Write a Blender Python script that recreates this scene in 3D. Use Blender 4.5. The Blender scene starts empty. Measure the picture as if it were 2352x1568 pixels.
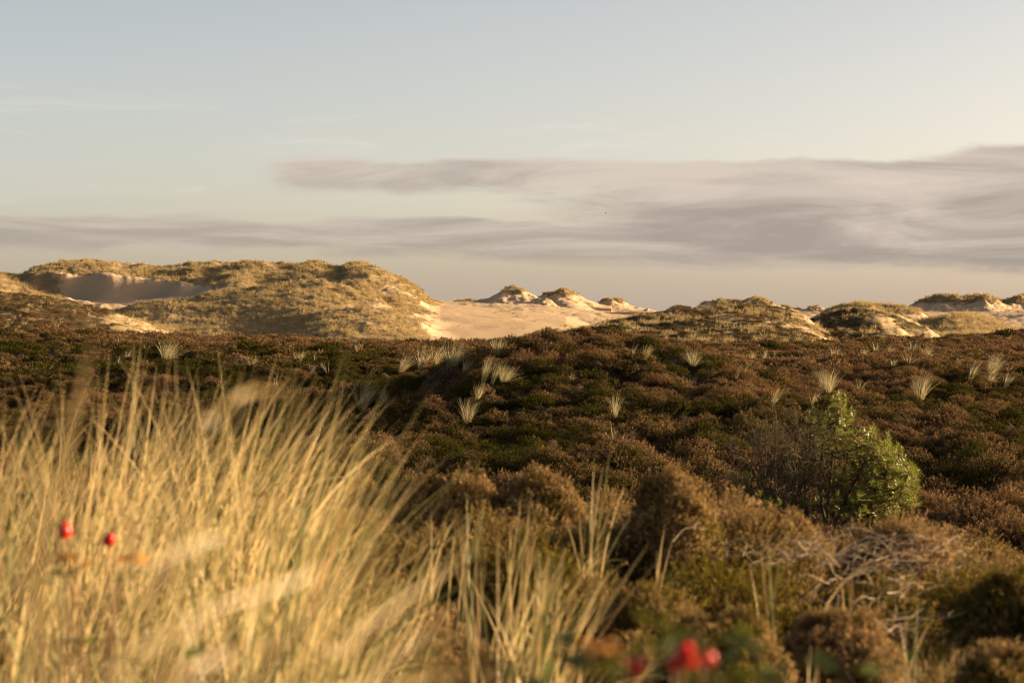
import bpy, math, random
import numpy as np
from mathutils import Vector

sc = bpy.context.scene
R = math.radians
SUN_EL, SUN_AZ = 9.5, 81.0            # degrees; azimuth clockwise from the view direction (+Y)

# ------------------------------------------------------------------ camera
cam = bpy.data.cameras.new('camera')
cam_o = bpy.data.objects.new('camera', cam)
sc.collection.objects.link(cam_o)
sc.camera = cam_o
cam.lens = 85.0
cam.sensor_width = 36.0
cam.clip_start = 0.05
cam.clip_end = 20000
cam_o.location = (0, 0, 0)
cam_o.rotation_euler = (R(90 - 0.4025), 0, 0)
cam.dof.use_dof = True
cam.dof.focus_distance = 70.0
cam.dof.aperture_fstop = 5.6

# ------------------------------------------------------------------ world: low evening sun, banks of stratus
world = bpy.data.worlds.new('World')
sc.world = world
world.use_nodes = True
wt = world.node_tree
for n in list(wt.nodes):
    wt.nodes.remove(n)


def wnode(kind, **kw):
    n = wt.nodes.new(kind)
    for k, v in kw.items():
        setattr(n, k, v)
    return n


def wlink(a, b):
    wt.links.new(a, b)


def wm(op, a, b=None, c=None, clamp=False):
    n = wnode('ShaderNodeMath', operation=op, use_clamp=clamp)
    for i, v in enumerate((a, b, c)):
        if v is None:
            continue
        if isinstance(v, (int, float)):
            n.inputs[i].default_value = v
        else:
            wlink(v, n.inputs[i])
    return n.outputs[0]


def wstep(x, lo, hi):
    n = wnode('ShaderNodeMapRange', interpolation_type='SMOOTHSTEP')
    n.inputs[1].default_value = lo
    n.inputs[2].default_value = hi
    wlink(x, n.inputs[0])
    return n.outputs[0]


def wmix(f, a, b):
    n = wnode('ShaderNodeMix', data_type='RGBA')
    if isinstance(f, (int, float)):
        n.inputs[0].default_value = f
    else:
        wlink(f, n.inputs[0])
    for s, v in ((6, a), (7, b)):
        if isinstance(v, tuple):
            n.inputs[s].default_value = v + (1,)
        else:
            wlink(v, n.inputs[s])
    return n.outputs[2]


sky = wnode('ShaderNodeTexSky', sky_type='NISHITA')
sky.sun_disc = False
sky.sun_elevation = R(SUN_EL)
sky.sun_rotation = R(SUN_AZ)
sky.altitude = 0
sky.air_density = 0.4
sky.dust_density = 2.0
sky.ozone_density = 1.0
tint = wnode('ShaderNodeMix', data_type='RGBA', blend_type='MULTIPLY')
tint.inputs[0].default_value = 1.0
wlink(sky.outputs[0], tint.inputs[6])
tint.inputs[7].default_value = (2.34, 1.73, 1.16, 1)
tcw = wnode('ShaderNodeTexCoord')
sepw = wnode('ShaderNodeSeparateXYZ')
wlink(tcw.outputs['Generated'], sepw.inputs[0])
dx, dy, dz = sepw.outputs
U = wm('MULTIPLY', wm('ARCTAN2', dx, dy), 10.0)       # tenths of a radian to the right
V = wm('MULTIPLY', wm('ARCSINE', dz), 100.0)          # hundredths of a radian up


def wnoise(sx, sz, detail, rough, off=(0, 0, 0), dist=0.0):
    mp = wnode('ShaderNodeMapping')
    mp.inputs['Scale'].default_value = (sx, sx, sz)
    mp.inputs['Location'].default_value = off
    wlink(tcw.outputs['Generated'], mp.inputs[0])
    n = wnode('ShaderNodeTexNoise')
    n.inputs['Scale'].default_value = 1.0
    n.inputs['Detail'].default_value = detail
    n.inputs['Roughness'].default_value = rough
    n.inputs['Distortion'].default_value = dist
    wlink(mp.outputs[0], n.inputs['Vector'])
    return n.outputs[0]


wob = wm('MULTIPLY', wm('SUBTRACT', wnoise(14, 30, 3, .5, (3, 1, 2)), .5), 1.6)
Vw = wm('ADD', V, wob)


def wband(v0, v1, soft):
    return wm('MULTIPLY', wstep(Vw, v0 - soft * 1.5, v0 + soft * 1.1), wm('SUBTRACT', 1.0, wstep(Vw, v1 - soft * .5, v1 + soft)))


right = wm('MULTIPLY', wstep(U, -.75, .9), wm('SUBTRACT', 1.0, wstep(U, 9, 14)))
upper_x = wm('MULTIPLY', wstep(U, -1.25, -.80), wm('SUBTRACT', 1.0, wstep(U, 9, 14)))
lower = wm('MULTIPLY', wband(3.25, 4.35, .45), .92)
low2 = wm('MULTIPLY', wband(2.5, 3.6, .45), wm('MULTIPLY', wstep(U, -1.7, -.4), .72))
upper = wm('MULTIPLY', wband(5.65, 6.75, .45), wm('MULTIPLY', upper_x, .92))
block = wm('MULTIPLY', wband(2.35, 6.3, 1.0), wm('MULTIPLY', right, .88))
roll = wm('MULTIPLY', wband(6.1, 7.1, .6), wm('MULTIPLY', wstep(U, 1.45, 1.95), .95))
B = wm('MAXIMUM', wm('MAXIMUM', lower, low2), wm('MAXIMUM', wm('MAXIMUM', upper, block), roll))
N1 = wnoise(20, 105, 8, .62, (0, 0, 0), .35)
N2 = wnoise(7, 75, 4, .5, (5, 2, 1), .4)
mot = wm('ADD', wm('MULTIPLY', wm('SUBTRACT', N1, .5), 1.0), wm('MULTIPLY', wm('SUBTRACT', N2, .5), 1.0))
mot = wm('ADD', mot, wm('MULTIPLY', wm('SUBTRACT', wnoise(65, 190, 5, .6, (2, 7, 4), .3), .5), .34))
dens = wstep(wm('ADD', B, wm('MULTIPLY', mot, .75)), .22, .85)
wisp = wm('MULTIPLY', wstep(wnoise(9, 60, 6, .6, (9, 4, 2), 1.0), .56, .8),
          wm('MULTIPLY', wstep(V, 4.2, 5.6), wm('SUBTRACT', 1.0, wstep(V, 7.6, 11))))
lit = wstep(wm('ADD', wnoise(9, 60, 6, .58, (0, 0, .35), .8), wm('MULTIPLY', wm('SUBTRACT', V, 4.2), .045)), .36, .72)
SKY_K = 0.05
pf = wm('ADD', wm('POWER', wm('MULTIPLY', wm('SUBTRACT', U, 1.95), 14.0), 2.0), wm('POWER', wm('MULTIPLY', wm('SUBTRACT', V, 9.0), 2.6), 2.0))
puff = wm('MULTIPLY', wm('SUBTRACT', 1.0, wstep(pf, 0.0, 1.3)), wstep(wnoise(70, 120, 5, .6, (1, 3, 8), .5), .35, .65))
wisp = wm('MAXIMUM', wisp, wm('MULTIPLY', puff, 1.3))
cloud_col = wmix(lit, (2.1, 1.79, 1.57), (3.75, 3.18, 2.68))
veil = wm('MULTIPLY', wm('SUBTRACT', 1.0, wstep(V, .4, 5.5)), .55)
skyb = wmix(veil, tint.outputs[2], (2.95, 2.56, 2.2))
skyc = wmix(wm('MULTIPLY', wisp, .45), skyb, (4.75, 4.2, 3.6))
skyc = wmix(wm('MULTIPLY', dens, wm('ADD', .70, wm('MULTIPLY', wm('MAXIMUM', right, wm('MULTIPLY', upper_x, .6)), .24))), skyc, cloud_col)
bgn = wnode('ShaderNodeBackground')
wlink(skyc, bgn.inputs[0])
bgn.inputs[1].default_value = SKY_K
wo = wnode('ShaderNodeOutputWorld')
wlink(bgn.outputs[0], wo.inputs[0])

# ------------------------------------------------------------------ sun
sun = bpy.data.lights.new('sun', 'SUN')
sun.energy = 5.0
sun.angle = R(0.55)
sun.color = (1.0, 0.74, 0.44)
sun_o = bpy.data.objects.new('sun', sun)
sc.collection.objects.link(sun_o)
S = Vector((math.sin(R(SUN_AZ)) * math.cos(R(SUN_EL)), math.cos(R(SUN_AZ)) * math.cos(R(SUN_EL)), math.sin(R(SUN_EL))))
sun_o.rotation_euler = S.to_track_quat('Z', 'Y').to_euler()
sun_o.location = S * 50

# ------------------------------------------------------------------ exposure, render
sc.view_settings.view_transform = 'Standard'
sc.view_settings.look = 'None'
sc.view_settings.gamma = 1.0
sc.view_settings.use_curve_mapping = False
sc.view_settings.exposure = 1.9
sc.render.engine = 'CYCLES'
sc.cycles.use_denoising = True
sc.cycles.filter_width = 1.1
sc.cycles.max_bounces = 6
sc.cycles.diffuse_bounces = 3
sc.cycles.transmission_bounces = 4

# ------------------------------------------------------------------ helpers
F = 5551.0                # focal length in units of a 2351-wide frame
CX, HOR = 1175.5, 745.0
rng = np.random.default_rng(7)
random.seed(7)


def P(px, row, d):
    return np.array([(px - CX) / F * d, d, -(row - HOR) / F * d])


def _hash(ix, iy, seed):
    h = (ix.astype(np.int64) * 374761393 + iy.astype(np.int64) * 668265263 + seed * 974634777) & 0xFFFFFFFF
    h = ((h ^ (h >> 13)) * 1274126177) & 0xFFFFFFFF
    h = h ^ (h >> 16)
    return (h & 0xFFFFFF) / float(0xFFFFFF)


def vnoise(x, y, seed=0):
    ix, iy = np.floor(x), np.floor(y)
    fx, fy = x - ix, y - iy
    fx = fx * fx * fx * (fx * (fx * 6 - 15) + 10)
    fy = fy * fy * fy * (fy * (fy * 6 - 15) + 10)
    a, b = _hash(ix, iy, seed), _hash(ix + 1, iy, seed)
    c, d = _hash(ix, iy + 1, seed), _hash(ix + 1, iy + 1, seed)
    return (a + (b - a) * fx) * (1 - fy) + (c + (d - c) * fx) * fy - .5


def fbm(x, y, octs=4, seed=0, gain=.5):
    s, a, t = 0, 1.0, 0
    for o in range(octs):
        s = s + a * vnoise(x * 2 ** o + 17.3 * o, y * 2 ** o - 9.1 * o, seed + o * 31)
        t += a
        a *= gain
    return s / t * 2          # about -1..1


def cells(x, y, seed=0):
    ix, iy = np.floor(x), np.floor(y)
    best = np.full(np.shape(x), 9.0)
    for ox in (-1, 0, 1):
        for oy in (-1, 0, 1):
            jx, jy = ix + ox, iy + oy
            cx_, cy_ = jx + _hash(jx, jy, seed), jy + _hash(jx, jy, seed + 5)
            best = np.minimum(best, (cx_ - x) ** 2 + (cy_ - y) ** 2)
    return np.sqrt(best)


def sstep(x, a, b):
    t = np.clip((x - a) / (b - a), 0, 1)
    return t * t * (3 - 2 * t)


def tagit(o, label=None, cat=None, group=None, kind=None):
    for k, v in (('label', label), ('category', cat), ('group', group), ('kind', kind)):
        if v:
            o[k] = v
    return o


def mesh_from(name, verts, faces, mat=None, attrs=None, smooth=False):
    """faces: array (n,3)/(n,4) or a list of such arrays"""
    me = bpy.data.meshes.new(name)
    verts = np.asarray(verts, dtype=np.float32)
    fl = [np.asarray(f, dtype=np.int32) for f in (faces if isinstance(faces, list) else [faces]) if len(f)]
    me.vertices.add(len(verts))
    me.vertices.foreach_set('co', verts.ravel())
    nl = sum(f.size for f in fl)
    npoly = sum(len(f) for f in fl)
    me.loops.add(nl)
    me.loops.foreach_set('vertex_index', np.concatenate([f.ravel() for f in fl]))
    me.polygons.add(npoly)
    tot = np.concatenate([np.full(len(f), f.shape[1], dtype=np.int32) for f in fl])
    me.polygons.foreach_set('loop_start', np.concatenate([[0], np.cumsum(tot)[:-1]]).astype(np.int32))
    me.polygons.foreach_set('loop_total', tot)
    if smooth:
        me.polygons.foreach_set('use_smooth', np.ones(npoly, dtype=bool))
    me.update(calc_edges=True)
    for k, v in (attrs or {}).items():
        v = np.asarray(v, dtype=np.float32)
        if v.ndim == 1:
            a = me.attributes.new(k, 'FLOAT', 'POINT')
            a.data.foreach_set('value', v)
        else:
            a = me.attributes.new(k, 'FLOAT_VECTOR', 'POINT')
            a.data.foreach_set('vector', v.ravel())
    if mat:
        me.materials.append(mat)
    return me


def link(o, parent=None):
    sc.collection.objects.link(o)
    if parent:
        o.parent = parent
    return o


def obj(name, me, parent=None, loc=None):
    o = bpy.data.objects.new(name, me)
    if loc is not None:
        o.location = loc
    return link(o, parent)


def empty(name, loc):
    o = bpy.data.objects.new(name, None)
    o.location = [float(v) for v in loc]
    o.empty_display_size = .1
    return link(o)


def join(parts):
    """parts: list of (verts, faces, attr dict) with the same face size -> one set"""
    vs, fs, at, n = [], {}, {}, 0
    for v, f, a in parts:
        for ff in (f if isinstance(f, list) else [f]):
            if len(ff):
                fs.setdefault(ff.shape[1], []).append(ff + n)
        vs.append(v)
        for k, x in a.items():
            at.setdefault(k, []).append(x)
        n += len(v)
    return np.concatenate(vs), [np.concatenate(x) for x in fs.values()], {k: np.concatenate(x) for k, x in at.items()}


# ------------------------------------------------------------------ materials
class Mat:
    def __init__(self, name):
        self.m = bpy.data.materials.new(name)
        self.m.use_nodes = True
        self.t = self.m.node_tree
        for n in list(self.t.nodes):
            self.t.nodes.remove(n)
        self.out = self.n('ShaderNodeOutputMaterial')

    def n(self, kind, **kw):
        n = self.t.nodes.new(kind)
        for k, v in kw.items():
            setattr(n, k, v)
        return n

    def l(self, a, b):
        self.t.links.new(a, b)

    def attr(self, name, inst=False):
        n = self.n('ShaderNodeAttribute', attribute_name=name)
        n.attribute_type = 'INSTANCER' if inst else 'GEOMETRY'
        return n

    def noise(self, scale, detail=4, rough=.55, vec=None):
        n = self.n('ShaderNodeTexNoise')
        n.inputs['Scale'].default_value = scale
        n.inputs['Detail'].default_value = detail
        n.inputs['Roughness'].default_value = rough
        if vec is None:
            vec = self.n('ShaderNodeTexCoord').outputs['Object']
        self.l(vec, n.inputs['Vector'])
        return n.outputs[0]

    def math(self, op, a, b=None, clamp=False):
        n = self.n('ShaderNodeMath', operation=op, use_clamp=clamp)
        for i, v in enumerate((a, b)):
            if v is None:
                continue
            if isinstance(v, (int, float)):
                n.inputs[i].default_value = v
            else:
                self.l(v, n.inputs[i])
        return n.outputs[0]

    def step(self, x, lo, hi):
        n = self.n('ShaderNodeMapRange', interpolation_type='SMOOTHSTEP')
        n.inputs[1].default_value = lo
        n.inputs[2].default_value = hi
        self.l(x, n.inputs[0])
        return n.outputs[0]

    def mix(self, f, a, b):
        n = self.n('ShaderNodeMix', data_type='RGBA')
        if isinstance(f, (int, float)):
            n.inputs[0].default_value = f
        else:
            self.l(f, n.inputs[0])
        for s, v in ((6, a), (7, b)):
            if isinstance(v, tuple):
                n.inputs[s].default_value = v + (1,)
            else:
                self.l(v, n.inputs[s])
        return n.outputs[2]

    def leafy(self, col, trans=.3, gloss=.0, rough=.5):
        d = self.n('ShaderNodeBsdfDiffuse')
        t = self.n('ShaderNodeBsdfTranslucent')
        self.l(col, d.inputs[0])
        self.l(col, t.inputs[0])
        mx = self.n('ShaderNodeMixShader')
        mx.inputs[0].default_value = trans
        self.l(d.outputs[0], mx.inputs[1])
        self.l(t.outputs[0], mx.inputs[2])
        o = mx.outputs[0]
        if gloss:
            g = self.n('ShaderNodeBsdfGlossy')
            g.inputs['Roughness'].default_value = rough
            m2 = self.n('ShaderNodeMixShader')
            m2.inputs[0].default_value = gloss
            self.l(o, m2.inputs[1])
            self.l(g.outputs[0], m2.inputs[2])
            o = m2.outputs[0]
        self.l(o, self.out.inputs[0])
        return self.m

    def solid(self, col, rough=.9, bump=None, strength=.3, dist=.02, spec=.1):
        b = self.n('ShaderNodeBsdfPrincipled')
        b.inputs['Roughness'].default_value = rough
        b.inputs['Specular IOR Level'].default_value = spec
        if isinstance(col, tuple):
            b.inputs['Base Color'].default_value = col + (1,)
        else:
            self.l(col, b.inputs['Base Color'])
        if bump is not None:
            bn = self.n('ShaderNodeBump')
            bn.inputs['Strength'].default_value = strength
            bn.inputs['Distance'].default_value = dist
            self.l(bump, bn.inputs['Height'])
            self.l(bn.outputs[0], b.inputs['Normal'])
        self.l(b.outputs[0], self.out.inputs[0])
        return self.m


def mat_heather(name, inst=True, brown=(.112, .070, .033), green=(.026, .031, .007)):
    """woody base, green leaves, dry pink-brown flower tips; 'tint' shifts plants from green to brown"""
    m = Mat(name)
    a = m.attr('a').outputs['Fac']
    r = m.attr('r').outputs['Fac']
    tt = m.attr('tint', inst).outputs['Fac']
    f = m.step(m.math('ADD', m.math('ADD', m.math('MULTIPLY', a, .55), m.math('MULTIPLY', tt, .9)), m.math('MULTIPLY', r, .35)), .62, 1.15)
    tip = m.mix(r, brown, (brown[0] * 1.5, brown[1] * 1.45, brown[2] * 1.5))
    leaf = m.mix(r, green, (green[0] * 1.9, green[1] * 1.45, green[2] * 1.0))
    c = m.mix(f, leaf, tip)
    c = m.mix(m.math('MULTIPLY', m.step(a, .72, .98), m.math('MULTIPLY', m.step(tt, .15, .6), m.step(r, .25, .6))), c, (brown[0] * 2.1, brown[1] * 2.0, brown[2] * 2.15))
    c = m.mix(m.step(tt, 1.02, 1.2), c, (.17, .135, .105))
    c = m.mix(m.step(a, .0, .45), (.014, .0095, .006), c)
    return m.leafy(c, .28)


def mat_grass(name, straw, straw2, green, p_green=.35, trans=.35, gloss=.06):
    m = Mat(name)
    s = m.attr('a').outputs['Fac']
    r = m.attr('r').outputs['Fac']
    c = m.mix(m.step(r, 1 - p_green - .12, 1 - p_green + .12), straw, green)
    c = m.mix(m.step(r, .05, .36), straw2, c)
    c = m.mix(m.math('MULTIPLY', m.step(s, .7, 1.0), .35), c, straw)
    return m.leafy(c, trans, gloss, .38)


def mat_sand(name, sand, litter):
    m = Mat(name)
    v = m.attr('veg').outputs['Fac']
    n = m.noise(.9, 6, .65)
    n2 = m.noise(.12, 3)
    f = m.step(m.math('ADD', v, m.math('MULTIPLY', m.math('SUBTRACT', n, .5), 1.1)), .35, .75)
    s = m.mix(n2, (sand[0] * .88, sand[1] * .88, sand[2] * .9), (sand[0] * 1.08, sand[1] * 1.06, sand[2] * 1.0))
    c = m.mix(f, s, m.mix(m.noise(2.3, 4), litter, (litter[0] * .6, litter[1] * .62, litter[2] * .6)))
    return m.solid(c, .95, m.noise(3.2, 6, .7), .35, .25, .05)


M = {}
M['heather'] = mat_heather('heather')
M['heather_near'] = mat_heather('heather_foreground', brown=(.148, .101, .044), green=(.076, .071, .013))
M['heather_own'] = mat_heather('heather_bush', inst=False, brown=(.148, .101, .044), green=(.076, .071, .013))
M['grass_near'] = mat_grass('marram_near', (.58, .45, .21), (.27, .16, .075), (.15, .155, .055), .38, .36, .02)
M['grass_mid'] = mat_grass('marram_mid', (.46, .38, .205), (.34, .26, .13), (.24, .25, .12), .35, .38, .04)
M['grass_far'] = mat_grass('marram_far', (.39, .295, .145), (.30, .22, .11), (.25, .205, .10), .32, .3, .0)
M['grass_rough'] = mat_grass('dune_turf', (.33, .26, .115), (.09, .075, .03), (.15, .14, .05), .4, .3, .0)
M['grass_lens'] = mat_grass('marram_lens', (.34, .25, .105), (.26, .16, .07), (.17, .165, .06), .3, .5, .03)
M['sand'] = mat_sand('dune_sand', (.405, .303, .198), (.265, .195, .108))
M['heath_sand'] = mat_sand('heath_dune_soil', (.36, .27, .16), (.07, .055, .028))
g_ = Mat('heath_soil')
M['soil'] = g_.solid(g_.mix(g_.noise(2.0, 6), (.020, .014, .009), (.052, .036, .02)), .95, g_.noise(14, 5), .6, .05, .05)
b_ = Mat('pine_bark')
M['bark'] = b_.solid(b_.mix(b_.noise(40, 4), (.06, .04, .025), (.15, .10, .065)), .9, b_.noise(60, 4), .5, .01)
b_ = Mat('bare_twig')
M['twig'] = b_.solid(b_.mix(b_.noise(9, 4), (.045, .033, .022), (.11, .085, .06)), .85)
b_ = Mat('bleached_wood')
M['bleached'] = b_.solid(b_.mix(b_.noise(22, 5), (.22, .165, .115), (.50, .40, .28)), .8, b_.noise(90, 3), .4, .004)
n_ = Mat('pine_needles')
M['needle'] = n_.leafy(n_.mix(n_.attr('r').outputs['Fac'], (.070, .098, .014), (.27, .275, .036)), .4, .05, .35)
n_ = Mat('shrub_leaf')
M['small_leaf'] = n_.leafy(n_.mix(n_.attr('r').outputs['Fac'], (.10, .075, .02), (.14, .13, .025)), .35)
h_ = Mat('rose_hip')
M['hip'] = h_.solid(h_.mix(h_.noise(30, 2), (.40, .006, .008), (.50, .02, .010)), .2, spec=.35)
h_ = Mat('rose_hip_orange')
M['hip_o'] = h_.solid(h_.mix(h_.noise(30, 2), (.50, .10, .015), (.55, .16, .03)), .25, spec=.35)
h_ = Mat('rose_hip_sepals')
M['sepal'] = h_.solid((.10, .085, .03), .8)
h_ = Mat('rose_leaf')
M['rose_leaf'] = h_.leafy(h_.mix(h_.noise(25, 3), (.055, .07, .010), (.12, .125, .02)), .3, .06, .25)
h_ = Mat('rose_leaf_autumn')
M['rose_leaf_o'] = h_.leafy(h_.mix(h_.noise(25, 3), (.42, .17, .02), (.50, .24, .04)), .35, .06, .3)
h_ = Mat('rose_cane')
M['cane'] = h_.solid(h_.mix(h_.noise(30, 3), (.12, .055, .03), (.20, .12, .06)), .7)
h_ = Mat('bird_feathers')
M['bird'] = h_.solid((.03, .03, .033), .7)

# ------------------------------------------------------------------ the heath: one sheet of terrain
PXC = [-400, 0, 400, 800, 1200, 1600, 2000, 2351, 2750]
TAB = [  # distance, heather-top height for each column
    (0.5, [-1.35] * 9),
    (2, [-1.25, -1.22, -1.22, -1.22, -1.25, -1.27, -1.27, -1.27, -1.27]),
    (4, [-0.98, -0.98, -0.98, -1.00, -1.08, -1.12, -1.12, -1.12, -1.12]),
    (6, [-0.86, -0.86, -0.88, -0.93, -1.00, -1.05, -1.08, -1.08, -1.08]),
    (9, [-0.90, -0.90, -0.93, -0.97, -1.03, -1.10, -1.10, -1.10, -1.10]),
    (12, [-1.20, -1.15, -1.05, -0.80, -0.83, -0.90, -1.04, -1.12, -1.12]),
    (15, [-1.70, -1.65, -1.55, -1.35, -1.35, -1.35, -1.45, -1.50, -1.50]),
    (19, [-2.10, -2.10, -2.10, -2.10, -2.10, -2.05, -2.05, -2.00, -2.00]),
    (26, [-2.20, -2.20, -2.20, -2.20, -2.20, -2.18, -2.15, -2.05, -2.00]),
    (35, [-2.20, -2.20, -2.20, -2.18, -2.15, -2.12, -2.08, -1.98, -1.95]),
    (45, [-2.75, -2.70, -2.50, -2.25, -2.12, -2.05, -1.98, -1.88, -1.85]),
    (55, [-2.95, -2.90, -2.65, -2.30, -2.12, -1.95, -1.85, -1.75, -1.70]),
    (70, [-2.50, -2.45, -2.25, -2.00, -1.95, -1.70, -1.62, -1.50, -1.45]),
    (85, [-1.75, -1.75, -1.60, -1.60, -1.55, -1.50, -1.45, -1.30, -1.25]),
    (110, [-0.38, -0.42, -0.72, -1.05, -1.15, -1.25, -1.20, -0.85, -0.8]),
    (130, [-0.55, -0.60, -0.85, -0.95, -1.05, -1.30, -1.05, -0.64, -0.6]),
    (165, [-1.9, -1.9, -1.9, -1.8, -1.8, -2.0, -2.0, -1.9, -1.9]),
    (210, [-2.2] * 9), (400, [-2.3] * 9), (9000, [-12] * 9)]
_ld = np.linspace(math.log(.5), math.log(9000), 700)
_lp = np.linspace(-400, 2750, 106)
_g = np.array([np.interp(_ld, [math.log(t[0]) for t in TAB], [t[1][j] for t in TAB]) for j in range(len(PXC))])
_g = np.array([np.interp(_lp, PXC, _g[:, k]) for k in range(len(_ld))])      # rows: distance, cols: px
_k = np.exp(-np.linspace(-2, 2, 11) ** 2)
_k /= _k.sum()
_g = np.apply_along_axis(lambda v: np.convolve(np.pad(v, 5, mode='edge'), _k, 'valid'), 0, _g)
_g = np.apply_along_axis(lambda v: np.convolve(np.pad(v, 5, mode='edge'), _k, 'valid'), 1, _g)


def polar(x, y):
    az = np.clip(np.arctan2(x, y), -.28, .28)
    r = np.hypot(x, y)
    return CX + F * np.tan(az), np.maximum(r * np.cos(az), .5)


def heath(x, y):
    """height of the heather's top surface"""
    x, y = np.asarray(x, float), np.asarray(y, float)
    px, d = polar(x, y)
    fi = np.clip((np.log(d) - _ld[0]) / (_ld[1] - _ld[0]), 0, len(_ld) - 1.001)
    fj = np.clip((px - _lp[0]) / (_lp[1] - _lp[0]), 0, len(_lp) - 1.001)
    i, j = fi.astype(int), fj.astype(int)
    u, v = fi - i, fj - j
    z = _g[i, j] * (1 - u) * (1 - v) + _g[i + 1, j] * u * (1 - v) + _g[i, j + 1] * (1 - u) * v + _g[i + 1, j + 1] * u * v
    # the heather-covered mound in the middle distance
    mx = x - 1.55
    ex = np.where(mx < 0, mx / 3.9, mx / 4.6)
    ey = np.where(y < 60, (y - 60) / 10.5, (y - 60) / 8.0)
    z = z + 1.66 * np.exp(-np.abs(ex) ** 2.7 - np.abs(ey) ** 2.3)
    # a low swell on the left that throws the dark hollow into shade
    z = z + .45 * np.exp(-((x + 6.3) / 5.5) ** 2 - ((y - 84) / 7) ** 2)
    far = sstep(d, 17, 30) * (1 - sstep(d, 130, 200))
    z = z + far * (.30 * fbm(x / 7, y / 9, 3, 11))
    near = 1 - sstep(d, 14, 22)
    pil = .42 - np.minimum(cells(x / 1.25 + .25 * fbm(x, y, 2, 4), y / 1.7, 3), .95)
    pil2 = .42 - np.minimum(cells(x / .52, y / .6, 9), .95)
    z = z + sstep(d, 15, 24) * (1 - sstep(d, 150, 260)) * (.62 * pil + .30 * pil2)
    z = z + near * sstep(d, 4, 8) * (.28 * pil + .26 * pil2)
    z = z - .36 * np.exp(-((px - 1472) / 62) ** 2 - ((d - 9.6) / .7) ** 2)
    return z


SOIL = .20


def soil(x, y):
    return heath(x, y) - SOIL


def hit(px, row, d0=14.0, d1=175.0):
    """first distance at which the sight line through (px,row) meets the heath"""
    d = np.geomspace(d0, d1, 1500)
    z = -(row - HOR) / F * d
    g = heath((px - CX) / F * d, d)
    k = np.nonzero(g > z)[0]
    return float(d[k[0]]) if len(k) else None


rr = np.concatenate([np.geomspace(.4, 150, 430), np.geomspace(156, 9000, 70)])
aa = np.radians(np.concatenate([np.arange(-180, -20, 5), np.arange(-20, -14, .6), np.arange(-14, 14, .085), np.arange(14, 20, .6), np.arange(20, 180, 5)]))
A2, R2 = np.meshgrid(aa, rr)
gx, gy = R2 * np.sin(A2), R2 * np.cos(A2)
gz = soil(gx, gy)
nr, na = gx.shape
idx = np.arange(nr * na).reshape(nr, na)
q = np.stack([idx[:-1, :-1], idx[:-1, 1:], idx[1:, 1:], idx[1:, :-1]], -1).reshape(-1, 4)
qw = np.stack([idx[:-1, -1], idx[:-1, 0], idx[1:, 0], idx[1:, -1]], -1)
gv = np.concatenate([np.stack([gx, gy, gz], -1).reshape(-1, 3), [[0, 0, float(soil(0., .1))]]])
cap = np.stack([np.full(na, nr * na), np.roll(idx[0], -1), idx[0]], -1)
ground = obj('ground', mesh_from('ground', gv, [np.concatenate([q, qw])[:, ::-1], cap[:, ::-1]], M['soil'], smooth=True))
tagit(ground, 'dark peaty heath ground under the heather', 'ground', kind='structure')

# ------------------------------------------------------------------ dunes
DUNES = {}


class Dune:
    """ridges: list of dict(c=[(px,row,d)..], f=front width m, b=back width m, p=crest power); height = soft max"""

    def __init__(self, ridges, base, rough=.35, wl=7.0, seed=0, carve=None, soft=.35, warp=2.0):
        self.r, self.base, self.rough, self.wl, self.seed, self.carve, self.soft, self.warp = ridges, base, rough, wl, seed, carve, soft, warp
        for r in self.r:
            c = np.array(r['c'], float)
            r['px'], r['z'], r['d'] = c[:, 0], (HOR - c[:, 1]) / F * c[:, 2], c[:, 2]

    def __call__(self, x, y):
        px = CX + F * x / y
        yw = y + self.warp * fbm(x / 9, y / 9, 2, self.seed + 40)
        z = None
        for r in self.r:
            zc = np.interp(px, r['px'], r['z'])
            dc = np.interp(px, r['px'], r['d'])
            t = np.where(yw < dc, (dc - yw) / r['f'], (yw - dc) / r['b'])
            b0 = np.minimum(self.base, zc - .05)
            if 's' in r:
                dyy = yw - dc
                sl = np.where(dyy < 0, r['s'], r['s'] * 1.1)
                h = zc - sl * (np.sqrt(dyy ** 2 + .5) - .7) + .012 * np.minimum(dyy ** 2, 60) * (dyy < 0)
            else:
                h = b0 + (zc - b0) * (1 - np.maximum(t, 0) ** r.get('p', 1.3))
            z = h if z is None else .5 * (z + h + np.sqrt((z - h) ** 2 + self.soft ** 2))
        if self.carve is not None:
            pass
        n = fbm(x / self.wl, y / self.wl, 5, self.seed)
        rf = self.rough * (1 - .88 * sstep(px, 950, 1040)) if self.carve is not None else self.rough
        z = z + rf * n + rf * .35 * fbm(x / 1.6, y / 1.6, 3, self.seed + 9)
        if self.carve is not None:
            z = self.carve(px, yw, x, z)
        return z


def dune_obj(name, label, dune, px0, px1, d0, d1, veg, mat='sand', dpx=2.2, nd=150, cat='dune'):
    pxs = np.arange(px0, px1 + dpx, dpx)
    ds = np.linspace(d0, d1, nd)
    PX, D = np.meshgrid(pxs, ds)
    X, Y = (PX - CX) / F * D, D
    Z = dune(X, Y)
    Z = np.maximum(Z, -4.5)
    Z[0], Z[-1], Z[:, 0], Z[:, -1] = -5, -5, -5, -5
    n = np.arange(Z.size).reshape(Z.shape)
    f = np.stack([n[:-1, :-1], n[:-1, 1:], n[1:, 1:], n[1:, :-1]], -1).reshape(-1, 4)
    o = obj(name, mesh_from(name, np.stack([X, Y, Z], -1).reshape(-1, 3), f, M[mat], {'veg': veg(X, Y, Z).ravel()}, smooth=True))
    tagit(o, label, cat, kind='structure')
    DUNES[label] = (dune, px0, px1, d0, d1, veg)
    return o


def flatv(v, amp=.9, wl=9, seed=3):
    return lambda X, Y, Z: np.clip(v + amp * fbm(X / wl, Y / wl, 4, seed), 0, 1)


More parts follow.
